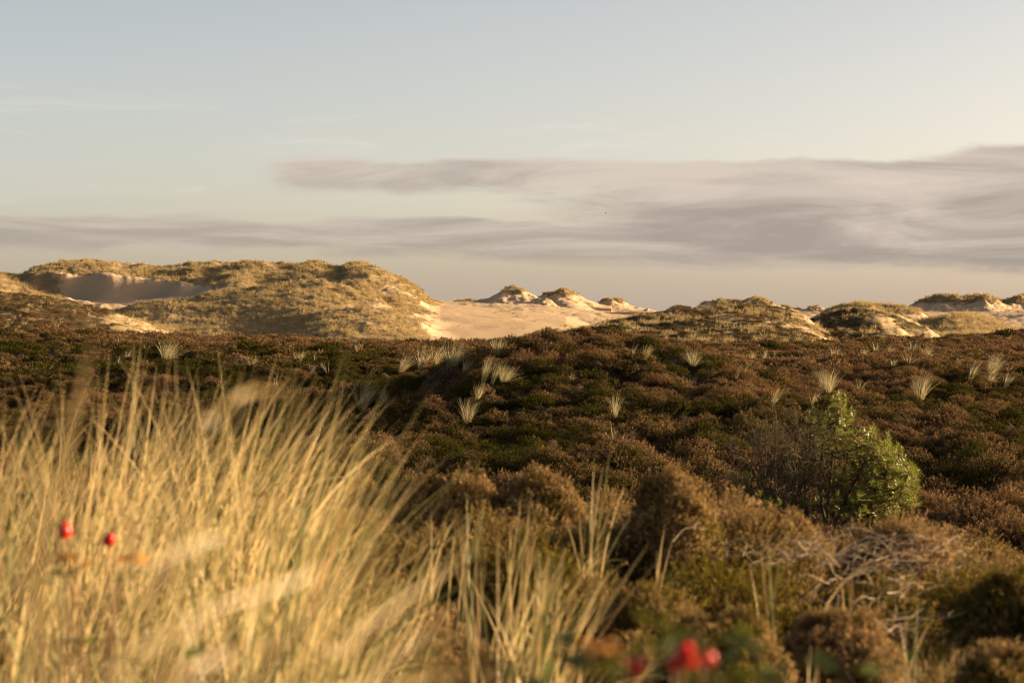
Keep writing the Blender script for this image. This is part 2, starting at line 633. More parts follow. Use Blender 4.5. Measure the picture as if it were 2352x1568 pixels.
# -- the large grassy dune on the left with its shaded blowout
def blowout(px, y, x, z):
    pw = px + 22 * fbm(px / 70, y / 9, 3, 91)
    yw = y + 2.6 * fbm(px / 110, y / 12, 2, 93)
    e = np.where(pw > 268, np.abs((pw - 268) / 222), np.abs((pw - 268) / 290)) ** 4 + np.abs((yw - (328 - .0235 * (px - 60))) / 11.5) ** 4
    floor = 2.2 + 1.0 * sstep(px, 120, 470) + .06 * (y - 318) + .12 * fbm(x / 3, y / 3, 3, 92)
    m = (1 - sstep(e, .22, 1.05)) * sstep(px, -10, 190)
    rim = 1.1 * np.exp(-((px - 540) / 45) ** 2 - ((y - 324) / 10) ** 2)
    return z + (np.minimum(z, floor) - z) * m + rim


big = Dune([
    dict(c=[(-300, 640, 345), (0, 630, 345), (50, 632, 348), (78, 612, 350), (170, 603, 352), (245, 603, 352), (300, 611, 352), (420, 609, 352),
            (440, 604, 352), (540, 607, 352), (560, 602, 352), (650, 604, 352), (730, 606, 350), (780, 617, 350), (800, 609, 348), (832, 609, 346),
            (880, 626, 344), (920, 641, 342), (950, 661, 340), (985, 688, 338), (1010, 696, 337), (1100, 706, 336), (1200, 715, 336), (1300, 726, 336), (1360, 745, 336), (1420, 790, 336)], f=62, b=45, p=1.25),
    dict(c=[(-300, 690, 300), (60, 730, 300), (200, 722, 305), (280, 707, 308), (330, 694, 309), (420, 684, 310), (490, 673, 311), (560, 669, 312), (620, 656, 313), (680, 646, 313),
            (740, 641, 313), (800, 651, 311), (850, 673, 308), (900, 698, 305), (960, 734, 302), (1010, 757, 300), (1060, 774, 300), (1160, 800, 300), (1320, 830, 300)], f=40, b=17, p=1.25),
    dict(c=[(-300, 800, 285), (560, 790, 285), (640, 752, 285), (700, 731, 285), (760, 713, 285), (830, 709, 285), (900, 721, 284), (960, 746, 283), (1010, 775, 282), (1060, 830, 282)], f=24, b=12, p=1.3),
], -2.6, rough=.95, wl=9, seed=21, carve=blowout, soft=.5, warp=3.4)


def big_veg(X, Y, Z):
    px = CX + F * X / Y
    v = .90 + .70 * fbm(X / 7, Y / 9, 4, 5)
    e = np.abs((px - 270) / 225) ** 4 + np.abs((Y - (328 - .0235 * (px - 60))) / 13.5) ** 4
    v = v * np.maximum(sstep(e, .7, 1.0), 1 - sstep(px + 50 * fbm(X / 4, Y / 4, 3, 58), 100, 190))
    # bare sand streaks on the right flank and in the gully
    v = v - .28 * np.exp(-((px - 905 - (Y - 330) * 1.0) / 26) ** 2) - .5 * np.exp(-((px - 560) / 45) ** 2 - ((Y - 322) / 8) ** 2)
    v = v - .9 * sstep(px + 60 * fbm(X / 6, Y / 6, 3, 51), 940, 1010)
    return np.clip(v, 0, 1)


dune_obj('dune', 'large grassy dune on the left with a shaded sandy blowout', big, -260, 1415, 252, 400, big_veg, nd=210)

lowleft = Dune([dict(c=[(-300, 690, 228), (-100, 678, 230), (0, 673, 230), (60, 674, 230), (110, 681, 230), (170, 693, 229), (220, 709, 228), (280, 726, 226), (340, 746, 224), (400, 766, 222), (450, 782, 220), (520, 810, 220)], f=62, b=40, p=1.2)],
               -2.6, rough=.45, wl=5, seed=33, warp=2)


def lowleft_veg(X, Y, Z):
    px = CX + F * X / Y
    return np.clip(.95 - .75 * sstep(px, 180, 330) + .7 * fbm(X / 3.5, Y / 5, 4, 15), 0, 1)


dune_obj('dune', 'low dark heather dune in front of the large dune at far left', lowleft, -260, 500, 165, 268, lowleft_veg, 'heath_sand', nd=130)

# -- the bright sand basin and its small hills
plain = Dune([dict(c=[(850, 700, 470), (960, 691, 480), (1130, 694, 480), (1250, 698, 480), (1350, 707, 482), (1500, 720, 485), (1650, 726, 490), (1760, 738, 490), (1900, 742, 490)], f=190, b=120, p=1.15)],
             -2.6, rough=.55, wl=34, seed=44, warp=9)
bare = lambda X, Y, Z: np.clip(.02 + 0 * X, 0, 1)
dune_obj('sand_flat', 'bright bare sand basin sloping up between the left dune and the heather', plain, 860, 1880, 275, 600, bare, nd=140, dpx=3, cat='sand')


def hill_veg(thr, soft=.6, seed=3):
    return lambda X, Y, Z: np.clip(sstep(Z, thr - .5, thr + soft) * .85 + .75 * fbm(X / 2.5, Y / 2.5, 3, seed) * sstep(Z, thr - 1.6, thr), 0, 1)


class Peaks:
    """a hill as the union of slumped sand cones (or grassy domes) along its crest"""

    def __init__(self, peaks, base, steep, rough, wl, seed, dome):
        self.p, self.base, self.steep, self.rough, self.wl, self.seed, self.dome = peaks, base, steep, rough, wl, seed, dome

    def __call__(self, x, y):
        xw = x + .9 * fbm(x / 3.2, y / 3.2, 3, self.seed) + .25 * fbm(x / .9, y / .9, 2, self.seed + 3)
        yw = y + 1.6 * fbm(x / 4, y / 4, 3, self.seed + 7)
        z = np.full(np.shape(x), self.base)
        for (cx_, cy_, cz_) in self.p:
            H = cz_ - self.base
            r = np.hypot(xw - cx_, (yw - cy_) * .8)
            if self.dome:
                h = self.base + H * np.exp(-(r / (1.2 + H * 1.35)) ** 2)
            else:
                h = self.base + H * np.exp(-self.steep * (np.sqrt(r * r + .2) - .45) / H)
            z = .5 * (z + h + np.sqrt((z - h) ** 2 + .06)) - .0
        n = self.rough * (fbm(x / self.wl, y / self.wl, 4, self.seed + 11) + .4 * fbm(x / .8, y / .8, 2, self.seed + 12))
        return z - .12 + n * np.clip((z - self.base) / 1.2, 0, 1)


def hill(label, c, d, f, b, thr, seed, rough=.22, px=None, p=1.2, slope=.52, base=None, veg=None, mat='sand', wl=2.2, cat='dune', nd=80, steep=.78, dome=False, step=11.0):
    rg = np.random.default_rng(seed)
    bz = min((HOR - r) / F * d for a, r in c) - .5 if base is None else base
    k_ = np.arange(c[0][0] + step * .5, c[-1][0], step)
    rows_ = np.interp(k_, [a for a, r in c], [r for a, r in c])
    peaks = []
    for a, r in zip(k_, rows_):
        dd = d + rg.normal(0, f * .13)
        z = (HOR - r) / F * d
        z = bz + (z - bz) * 1.12 + .1
        if z > bz + .45:
            peaks.append(((a - CX) / F * dd, dd, z + rg.normal(0, .12)))
            if rg.random() < .6:      # a spur running out towards the viewer
                d2 = dd - rg.uniform(.15, .5) * f
                peaks.append(((a + rg.normal(0, 5) - CX) / F * d2, d2, bz + (z - bz) * rg.uniform(.35, .75)))
    dn = Peaks(peaks, bz, steep, rough, wl, seed, dome)
    v = veg or hill_veg((HOR - thr + 1.5) / F * d, .7, seed)
    return dune_obj('dune', label, dn, c[0][0] - (160 if dome else 50), c[-1][0] + (160 if dome else 50), d - f * 1.3, d + b * 1.3, v, mat, dpx=1.5, nd=nd, cat=cat)


hill('small sand hill with a tufted peak, first beside the sand basin', [(1095, 700), (1128, 692), (1150, 679), (1166, 668), (1183, 665), (1198, 669), (1212, 684), (1228, 700), (1236, 712)], 462, 13, 9, 674, 51)
hill('tiny sharp sand cone between the two larger sand hills', [(1208, 706), (1226, 692), (1240, 683), (1247, 688), (1262, 700), (1272, 712)], 455, 7, 6, 682, 52, rough=.18)
hill('rounded sand hill with a shaded face and grassy cap', [(1222, 702), (1238, 688), (1255, 680), (1278, 673), (1298, 671), (1316, 679), (1335, 692), (1347, 704), (1356, 714)], 472, 12, 9, 679, 53, rough=.2)
hill('bright wedge of sand leaning against the rounded sand hill', [(1272, 716), (1290, 703), (1303, 694), (1316, 695), (1330, 703), (1348, 716)], 458, 10, 8, 600, 54, rough=.05, veg=bare, dome=True)
hill('smaller sand hill with dark tufts right of the rounded one', [(1352, 714), (1372, 707), (1390, 695), (1405, 687), (1420, 690), (1436, 701), (1448, 711), (1460, 720)], 475, 9, 8, 694, 55, rough=.2)
hill('tiny sand bump at the end of the sand ridge', [(1462, 722), (1478, 716), (1488, 711), (1500, 718), (1512, 726)], 470, 6, 6, 600, 56, rough=.1, veg=bare)
hill('low grassy rise on the far rim of the sand basin', [(1040, 698), (1062, 692), (1082, 690), (1100, 692), (1122, 697)], 500, 8, 8, 697, 57, rough=.15)

# -- heather dunes right of the middle
right_d = Dune([
    dict(c=[(1230, 790, 232), (1320, 754, 234), (1380, 741, 236), (1450, 731, 238), (1530, 723, 240), (1600, 713, 242), (1660, 706, 243), (1720, 701, 243), (1790, 709, 242), (1850, 729, 240), (1900, 760, 238), (1940, 790, 236)], f=62, b=40, p=1.2),
    dict(c=[(1230, 830, 205), (1420, 790, 205), (1500, 772, 206), (1580, 760, 206), (1660, 768, 205), (1760, 785, 205), (1940, 830, 205)], f=24, b=14, p=1.3)],
    -2.5, rough=.5, wl=7, seed=61, warp=2.5, soft=.5)


def right_veg(X, Y, Z):
    px = CX + F * X / Y
    return np.clip(.85 + .8 * fbm(X / 5, Y / 7, 4, 19) - .5 * sstep(px, 1790, 1880), 0, 1)


dune_obj('dune', 'broad heather dune flecked with pale tufts right of the middle', right_d, 1225, 1945, 172, 285, right_veg, 'heath_sand', nd=130)
hill('smaller heather dune with a bare sandy right slope', [(1850, 770), (1880, 748), (1920, 736), (1960, 729), (2000, 728), (2030, 746), (2062, 776), (2080, 800)], 250, 34, 25, 700, 62, rough=.4, base=-3.0, dome=True,
     veg=lambda X, Y, Z: np.clip(.85 + .8 * fbm(X / 3, Y / 4, 4, 23) - .45 * sstep(CX + F * X / Y, 1985, 2050), 0, 1), mat='heath_sand', wl=5)

# -- far dunes on the right
hill('far low tufted dune just right of the sand ridge', [(1505, 728), (1525, 716), (1552, 705), (1575, 710), (1600, 722), (1615, 732)], 520, 14, 12, 714, 63)
hill('far double-crested dune behind the broad heather dune', [(1590, 722), (1625, 698), (1650, 692), (1680, 696), (1705, 695), (1738, 687), (1756, 692), (1775, 704), (1790, 722)], 520, 18, 14, 702, 64, rough=.3)
hill('far sandy dune with two tufted knobs', [(1770, 722), (1792, 706), (1812, 705), (1832, 714), (1850, 712), (1868, 704), (1886, 711), (1905, 722)], 530, 14, 12, 711, 65, rough=.28)
sand2 = Dune([dict(c=[(1740, 752, 440), (1830, 717, 450), (1920, 715, 455), (2000, 716, 455), (2100, 716, 460), (2250, 714, 460), (2351, 712, 460), (2600, 708, 460)], f=150, b=110, p=1.1)],
             -2.6, rough=.6, wl=24, seed=71, warp=8)
dune_obj('sand_flat', 'pale sand slope at right below the tufted sand dune', sand2, 1740, 2600, 300, 560,
         lambda X, Y, Z: np.clip(.12 + .5 * fbm(X / 9, Y / 16, 4, 8), 0, 1), nd=130, dpx=3, cat='sand')
hill('grassy dune behind the smaller heather dune', [(1900, 745), (1942, 714), (1965, 708), (2000, 709), (2035, 709), (2062, 716), (2085, 730), (2105, 748)], 385, 30, 20, 724, 66, rough=.35, base=-1.6, dome=True, wl=5)
hill('steep sand dune with a tufted top at far right', [(2080, 738), (2108, 712), (2130, 692), (2150, 684), (2180, 684), (2205, 689), (2235, 683), (2262, 684), (2285, 694), (2305, 698), (2330, 690), (2370, 682), (2450, 690), (2600, 700)], 475, 24, 18, 700, 67, rough=.35)
hill('rounded grassy mound before the far right sand dune', [(2050, 782), (2090, 765), (2140, 750), (2190, 737), (2215, 734), (2245, 748), (2275, 768), (2330, 778), (2600, 770)], 315, 30, 20, 800, 68, rough=.3, base=-2.8, dome=True, wl=4,
     veg=lambda X, Y, Z: np.clip(.8 + .6 * fbm(X / 4, Y / 4, 3, 2), 0, 1))
hill('little eroded sand bank below the far right dune', [(2235, 760), (2252, 744), (2272, 737), (2288, 738), (2300, 752), (2312, 765)], 400, 12, 10, 742, 69, rough=.3)

# ------------------------------------------------------------------ plant builders
def blades(n, root, length, lean, bend, width, az, segs=6, fold=True, rnd=None, droop=1.7, rg=rng):
    """curved grass blades. every argument an array of n (root: n,3)"""
    k = segs + 1
    s = np.linspace(0, 1, k)
    th = lean[:, None] + bend[:, None] * s[None, :] ** droop          # angle from vertical
    thm = .5 * (th[:, 1:] + th[:, :-1])
    ds = length[:, None] / segs
    hx = np.concatenate([np.zeros((n, 1)), np.cumsum(np.sin(thm) * ds, 1)], 1)
    hz = np.concatenate([np.zeros((n, 1)), np.cumsum(np.cos(thm) * ds, 1)], 1)
    ca, sa = np.cos(az)[:, None], np.sin(az)[:, None]
    c = np.stack([root[:, 0:1] + hx * ca, root[:, 1:2] + hx * sa, root[:, 2:3] + hz], -1)
    tw = rg.uniform(-1.2, 1.2, n)[:, None] + rg.uniform(-.8, .8, n)[:, None] * s
    side = np.stack([-sa * np.cos(tw) + ca * np.cos(th) * np.sin(tw), ca * np.cos(tw) + sa * np.cos(th) * np.sin(tw), -np.sin(th) * np.sin(tw)], -1)
    nrm = np.stack([-ca * np.cos(th), -sa * np.cos(th), np.sin(th)], -1)
    w = width[:, None] * (1 - s[None, :] ** 2.2) * (.75 + .25 * np.minimum(1, s[None, :] * 6)) + .00005
    if rnd is None:
        rnd = rg.random(n)
    if fold:
        v = np.stack([c - side * w[..., None] * .5, c + nrm * w[..., None] * .28, c + side * w[..., None] * .5], 2)
        m = 3
    else:
        v = np.stack([c - side * w[..., None] * .5, c + side * w[..., None] * .5], 2)
        m = 2
    i = np.arange(n * k * m).reshape(n, k, m)
    f = np.stack([i[:, :-1, :-1], i[:, :-1, 1:], i[:, 1:, 1:], i[:, 1:, :-1]], -1).reshape(-1, 4)
    a = np.broadcast_to(s[None, :, None], (n, k, m)).ravel()
    r = np.broadcast_to(rnd[:, None, None], (n, k, m)).ravel()
    return v.reshape(-1, 3), f, {'a': a.copy(), 'r': r.copy()}


def tuft(n, h, spread, width, wind=.18, rg=rng, segs=6, fold=True, base=.06, bendy=.8):
    az = rg.uniform(0, 2 * np.pi, n)
    rad = base * np.sqrt(rg.random(n))
    root = np.stack([rad * np.cos(az), rad * np.sin(az), np.full(n, -.04)], -1)
    ln = h * rg.uniform(.55, 1.1, n)
    lean = spread * rg.beta(1.3, 2.2, n)
    hx = np.cos(az) * np.sin(lean) + wind
    hy = np.sin(az) * np.sin(lean)
    az2 = np.arctan2(hy, hx)
    lean2 = np.arcsin(np.clip(np.hypot(hx, hy), 0, .95))
    bend = bendy * rg.gamma(1.6, .45, n)
    return blades(n, root, ln, lean2, bend, width * rg.uniform(.7, 1.25, n), az2, segs, fold, rg=rg)


def sprigs(pos, up, length, leaf, nleaf, rg=rng, r=None):
    """heather shoots: thin stem and small pointed leaves and dry bells around it"""
    n = len(pos)
    up = up / np.linalg.norm(up, axis=1, keepdims=True)
    ref = np.where(np.abs(up[:, 2:3]) < .9, np.array([[0, 0, 1.0]]), np.array([[1.0, 0, 0]]))
    e1 = np.cross(up, ref)
    e1 /= np.linalg.norm(e1, axis=1, keepdims=True)
    e2 = np.cross(up, e1)
    L = length[:, None]
    sw = leaf * .22
    st = np.stack([pos - e1 * sw, pos + e1 * sw, pos + up * L], 1)
    ph = rg.uniform(0, 2 * np.pi, (n, nleaf))
    hh = (np.arange(nleaf)[None, :] + rg.random((n, nleaf))) / nleaf * .85 + .15
    o = e1[:, None] * np.cos(ph)[..., None] + e2[:, None] * np.sin(ph)[..., None]
    t = np.cross(np.broadcast_to(up[:, None], o.shape), o)
    b = pos[:, None] + up[:, None] * (L * hh)[..., None]
    ls = leaf * rg.uniform(.7, 1.35, (n, nleaf))[..., None]
    tip = b + (o * .85 + up[:, None] * rg.uniform(.1, .9, (n, nleaf))[..., None]) * ls
    w = t * ls * .38
    lf = np.stack([b - w * .6, b + w * .6 + o * ls * .2, tip], 2)          # n,nleaf,3,3
    v = np.concatenate([st[:, None], lf], 1)                                # n,1+nleaf,3,3
    a = np.concatenate([np.broadcast_to(np.array([0, 0, 1.0]), (n, 1, 3)), np.broadcast_to(hh[..., None], (n, nleaf, 3))], 1)
    rr_ = (rg.random(n) if r is None else r)[:, None, None] * .6 + rg.random((n, 1 + nleaf, 1)) * .4
    rr_ = np.broadcast_to(rr_, a.shape)
    v = v.reshape(-1, 3)
    return v, np.arange(len(v)).reshape(-1, 3), {'a': a.ravel().copy(), 'r': rr_.ravel().copy()}


def clump_mesh(name, n, rad, h, leaf, nleaf, seed, mat='heather'):
    rg = np.random.default_rng(seed)
    ang = rg.uniform(0, 2 * np.pi, n)
    q_ = np.sqrt(rg.random(n))
    x, y = rad * q_ * np.cos(ang), rad * q_ * np.sin(ang)
    hh = h * (1 - .55 * q_ ** 2) * rg.uniform(.75, 1.12, n)
    ln = np.minimum(hh, h * .42) * rg.uniform(.6, 1, n)
    up = np.stack([x / rad * .95 + rg.normal(0, .3, n), y / rad * .95 + rg.normal(0, .3, n), np.ones(n)], -1)
    v, f, a = sprigs(np.stack([x, y, hh - ln], -1), up, ln, leaf, nleaf, rg)
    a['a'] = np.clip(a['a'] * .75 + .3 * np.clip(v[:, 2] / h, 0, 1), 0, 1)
    return mesh_from(name, v, f, M[mat], a)


def tube(pts, rad, sides=5):
    """swept tube through pts (n,3) with radii"""
    pts = np.asarray(pts, float)
    n = len(pts)
    rad = np.broadcast_to(rad, (n,))
    t = np.gradient(pts, axis=0)
    t /= np.linalg.norm(t, axis=1, keepdims=True) + 1e-9
    ref = np.array([.3, .2, .93]) if abs(t[0, 2]) < .8 else np.array([.9, .3, .1])
    e1 = np.cross(t, ref)
    e1 /= np.linalg.norm(e1, axis=1, keepdims=True) + 1e-9
    e2 = np.cross(t, e1)
    ph = np.linspace(0, 2 * np.pi, sides, endpoint=False)
    v = pts[:, None] + (e1[:, None] * np.cos(ph)[None, :, None] + e2[:, None] * np.sin(ph)[None, :, None]) * rad[:, None, None]
    i = np.arange(n * sides).reshape(n, sides)
    j = np.roll(i, -1, 1)
    f = np.stack([i[:-1], j[:-1], j[1:], i[1:]], -1).reshape(-1, 4)
    return v.reshape(-1, 3), f, {'r': np.full(n * sides, random.random())}


def spline(p, n=24):
    p = np.asarray(p, float)
    p = np.concatenate([[2 * p[0] - p[1]], p, [2 * p[-1] - p[-2]]])
    out = []
    m = len(p) - 3
    for t in np.linspace(0, m - 1e-6, n):
        k = int(t)
        u = t - k
        a, b, c, d = p[k:k + 4]
        out.append(.5 * ((2 * b) + (c - a) * u + (2 * a - 5 * b + 4 * c - d) * u * u + (3 * b - a - 3 * c + d) * u ** 3))
    return np.array(out)


def src_collection(name, meshes):
    c = bpy.data.collections.new(name)
    for i, me in enumerate(meshes):
        c.objects.link(bpy.data.objects.new(f'{name}_{i:02d}', me))
    return c


def scatter(name, pts, scl, yaw, tilt, idx, tintv, coll, label, cat, n_src):
    """one 'stuff' object whose points carry instances of the collection's plants"""
    n = len(pts)
    me = bpy.data.meshes.new(name)
    me.vertices.add(n)
    me.vertices.foreach_set('co', np.asarray(pts, np.float32).ravel())
    for k, v, ty in (('rot', np.stack([tilt[:, 0], tilt[:, 1], yaw], -1), 'FLOAT_VECTOR'), ('scl', scl, 'FLOAT_VECTOR')):
        a = me.attributes.new(k, ty, 'POINT')
        a.data.foreach_set('vector', np.asarray(v, np.float32).ravel())
    a = me.attributes.new('tint', 'FLOAT', 'POINT')
    a.data.foreach_set('value', np.asarray(tintv, np.float32))
    a = me.attributes.new('idx', 'INT', 'POINT')
    a.data.foreach_set('value', np.asarray(idx, np.int32))
    o = obj(name, me)
    ng = bpy.data.node_groups.new(name, 'GeometryNodeTree')
    ng.interface.new_socket('Geometry', in_out='INPUT', socket_type='NodeSocketGeometry')
    ng.interface.new_socket('Geometry', in_out='OUTPUT', socket_type='NodeSocketGeometry')
    N, Lk = ng.nodes.new, ng.links.new
    gi, go = N('NodeGroupInput'), N('NodeGroupOutput')
    ci = N('GeometryNodeCollectionInfo')
    ci.inputs['Collection'].default_value = coll
    ci.inputs['Separate Children'].default_value = True
    ci.inputs['Reset Children'].default_value = True
    ip = N('GeometryNodeInstanceOnPoints')
    ip.inputs['Pick Instance'].default_value = True

    def na_(nm, ty):
        q_ = N('GeometryNodeInputNamedAttribute')
        q_.data_type = ty
        q_.inputs['Name'].default_value = nm
        return [s for s in q_.outputs if s.enabled and s.name == 'Attribute'][0]
    er = N('FunctionNodeEulerToRotation')
    Lk(na_('rot', 'FLOAT_VECTOR'), er.inputs[0])
    Lk(gi.outputs[0], ip.inputs['Points'])
    Lk(ci.outputs[0], ip.inputs['Instance'])
    Lk(na_('idx', 'INT'), ip.inputs['Instance Index'])
    Lk(er.outputs[0], ip.inputs['Rotation'])
    Lk(na_('scl', 'FLOAT_VECTOR'), ip.inputs['Scale'])
    Lk(ip.outputs[0], go.inputs[0])
    md = o.modifiers.new('scatter', 'NODES')
    md.node_group = ng
    tagit(o, label, cat, kind='stuff')
    return o


# ------------------------------------------------------------------ heather on the heath
def heather_zone(name, r0, r1, az0, az1, per_m2, coll, n_src, smin, smax, label, keep=None, seed=1, sink=0.0):
    rg = np.random.default_rng(seed)
    area = .5 * (r1 ** 2 - r0 ** 2) * R(az1 - az0)
    n = int(area * per_m2)
    r = np.sqrt(rg.uniform(r0 ** 2, r1 ** 2, n))
    a = np.radians(rg.uniform(az0, az1, n))
    x, y = r * np.sin(a), r * np.cos(a)
    if keep is not None:
        m = rg.random(n) < keep(x, y)
        x, y = x[m], y[m]
        n = len(x)
    z = soil(x, y) - sink
    s = rg.uniform(smin, smax, n) * np.clip(.88 + .35 * fbm(x / 2.6, y / 3.2, 3, 66), .5, 1.15) * rg.choice([.7, .9, 1, 1.08], n)
    scl = np.stack([s, s, s * rg.uniform(.7, 1.15, n)], -1)
    e = .25
    tx = (heath(x, y + e) - heath(x, y - e)) / (2 * e)
    ty = -(heath(x + e, y) - heath(x - e, y)) / (2 * e)
    tilt = np.stack([np.arctan(tx) * .5, np.arctan(ty) * .5], -1) + rg.normal(0, .12, (n, 2))
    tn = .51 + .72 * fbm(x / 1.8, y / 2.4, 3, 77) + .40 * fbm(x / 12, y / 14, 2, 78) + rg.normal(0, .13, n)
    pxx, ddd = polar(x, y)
    tn = tn - .28 * sstep(ddd, 40, 52) * (1 - sstep(ddd, 92, 112)) * (1 - sstep(pxx, 950, 1250))  # darker green heather on the left, with shade put into the tint
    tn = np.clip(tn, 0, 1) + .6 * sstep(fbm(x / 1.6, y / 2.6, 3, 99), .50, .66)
    # spin is applied last about the plant's own axis: put yaw in the mesh choice and mirror via negative yaw
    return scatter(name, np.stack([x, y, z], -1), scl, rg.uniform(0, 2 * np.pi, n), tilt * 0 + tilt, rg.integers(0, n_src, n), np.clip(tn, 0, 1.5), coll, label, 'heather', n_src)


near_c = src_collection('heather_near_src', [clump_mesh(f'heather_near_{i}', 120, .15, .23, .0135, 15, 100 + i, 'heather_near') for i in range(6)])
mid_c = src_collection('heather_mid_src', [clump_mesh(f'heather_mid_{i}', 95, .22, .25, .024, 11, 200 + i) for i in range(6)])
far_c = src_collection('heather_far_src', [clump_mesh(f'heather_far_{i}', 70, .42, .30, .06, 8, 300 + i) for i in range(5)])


def gaps(x, y):
    pil = np.minimum(cells(x / 1.25 + .25 * fbm(x, y, 2, 4), y / 1.7, 3), .95)
    pil2 = np.minimum(cells(x / .52, y / .6, 9), .95)
    return 1 - .85 * sstep(.6 * pil + .5 * pil2, .42, .68)


def near_keep(x, y):
    px, d = polar(x, y)
    k = np.where((px < 1280) & (d < 9.3), .30, 1.0) * (1 - .8 * sstep(.6 * np.minimum(cells(x / 1.25 + .25 * fbm(x, y, 2, 4), y / 1.7, 3), .95) + .5 * np.minimum(cells(x / .52, y / .6, 9), .95), .44, .66))
    # dark hollow beside the round bush, and the dead branches' bare patch
    k = k * (1 - .95 * np.exp(-((px - 1470) / 55) ** 2 - ((d - 9.6) / .55) ** 2))
    k = k * (1 - .9 * np.exp(-((px - 1880) / 150) ** 2 - ((d - 10.0) / .8) ** 2))
    return k


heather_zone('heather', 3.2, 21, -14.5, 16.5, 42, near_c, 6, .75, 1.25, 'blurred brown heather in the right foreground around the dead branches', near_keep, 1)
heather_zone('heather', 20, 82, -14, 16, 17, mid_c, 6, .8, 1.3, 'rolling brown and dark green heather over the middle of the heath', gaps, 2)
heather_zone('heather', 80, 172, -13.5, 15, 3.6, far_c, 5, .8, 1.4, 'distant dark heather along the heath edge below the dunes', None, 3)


def dune_scatter(key, name, per_m2, prob, coll, n_src, smin, smax, label, cat, seed, sink=.0, wind=0.0):
    dn, p0, p1, d0, d1, veg = DUNES[key]
    rg = np.random.default_rng(seed)
    area = .5 * (d1 ** 2 - d0 ** 2) * (p1 - p0) / F
    n = int(area * per_m2)
    y = np.sqrt(rg.uniform(d0 ** 2, d1 ** 2, n))
    x = (rg.uniform(p0, p1, n) - CX) / F * y
    z = dn(x, y)
    m = (rg.random(n) < prob(veg(x, y, z), x, y, z)) & (z > -2.6)
    x, y, z = x[m], y[m], z[m]
    n = len(x)
    s = rg.uniform(smin, smax, n)
    scl = np.stack([s, s, s * rg.uniform(.8, 1.25, n)], -1)
    tilt = rg.normal(0, .10, (n, 2))
    tn = np.clip(.45 + .5 * fbm(x / 6, y / 8, 3, 5) + rg.normal(0, .15, n), 0, 1)
    return scatter(name, np.stack([x, y, z - sink], -1), scl, rg.uniform(0, 6.28, n) if not wind else rg.uniform(-.6, .6, n), tilt, rg.integers(0, n_src, n), tn, coll, label, cat, n_src)


def far_tuft_mesh(name, seed, mat, n=26, w=.035, h=.85, base=.2, spread=.9):
    rg = np.random.default_rng(seed)
    v, f, a = tuft(n, h, spread, w, .12, rg, 3, False, base, .6)
    return mesh_from(name, v, f, M[mat], a)


ftuft = src_collection('dune_grass_src', [far_tuft_mesh(f'dune_grass_{i}', 400 + i, 'grass_far') for i in range(6)])
fturf = src_collection('dune_turf_src', [far_tuft_mesh(f'dune_turf_{i}', 430 + i, 'grass_rough', 24, .04, .55, .25) for i in range(5)])

big_key = 'large grassy dune on the left with a shaded sandy blowout'
dune_scatter(big_key, 'dune_grass', 4.4, lambda v, x, y, z: sstep(v, .15, .75) * (.3 + .7 * sstep(fbm(x / 2.5, y / 2.5, 3, 6), -.3, .3)), ftuft, 6, .34, .8, 'straw coloured marram grass covering the large left dune', 'grass', 10, .05, 1)
dune_scatter(big_key, 'dune_turf', 2.6, lambda v, x, y, z: sstep(fbm(x / 5, y / 7, 3, 26), .0, .35) * sstep(v, .3, .6) * (.25 + .75 * sstep(y, 322, 338)) * sstep(CX + F * x / y, 330, 460), fturf, 5, .45, .95, 'dark brown turf patches along the crest of the large left dune', 'turf', 45, .03, 1)
ll_key = 'low dark heather dune in front of the large dune at far left'
dune_scatter(ll_key, 'heather', 1.6, lambda v, x, y, z: sstep(v, .4, .8), far_c, 5, .5, 1.0, 'dark heather on the low dune at far left', 'heather', 11, .12)
dune_scatter(ll_key, 'dune_grass', .8, lambda v, x, y, z: .2 + .6 * sstep(.7 - v, .0, .4) + .4 * sstep(fbm(x / 3, y / 4, 3, 88), .1, .4), ftuft, 6, .35, .7, 'pale tufts dotted over the low heather dune at far left', 'grass', 12, .05, 1)
rk = 'broad heather dune flecked with pale tufts right of the middle'
dune_scatter(rk, 'heather', 2.0, lambda v, x, y, z: sstep(v, .35, .7), far_c, 5, .5, 1.0, 'dark heather on the broad dune right of the middle', 'heather', 13, .14)
dune_scatter(rk, 'dune_grass', 1.3, lambda v, x, y, z: .12 + .88 * sstep(fbm(x / 3.5, y / 4, 3, 16), -.1, .35), ftuft, 6, .4, .85, 'pale tufts scattered over the broad heather dune', 'grass', 14, .05, 1)
sk = 'smaller heather dune with a bare sandy right slope'
dune_scatter(sk, 'heather', 2.0, lambda v, x, y, z: sstep(v, .4, .7), far_c, 5, .5, .9, 'dark heather on the smaller dune at right', 'heather', 15, .14)
dune_scatter(sk, 'dune_grass', 1.0, lambda v, x, y, z: .3 + .4 * sstep(fbm(x / 3, y / 3, 3, 17), -.1, .3), ftuft, 6, .4, .8, 'pale tufts on the smaller heather dune', 'grass', 16, .05, 1)
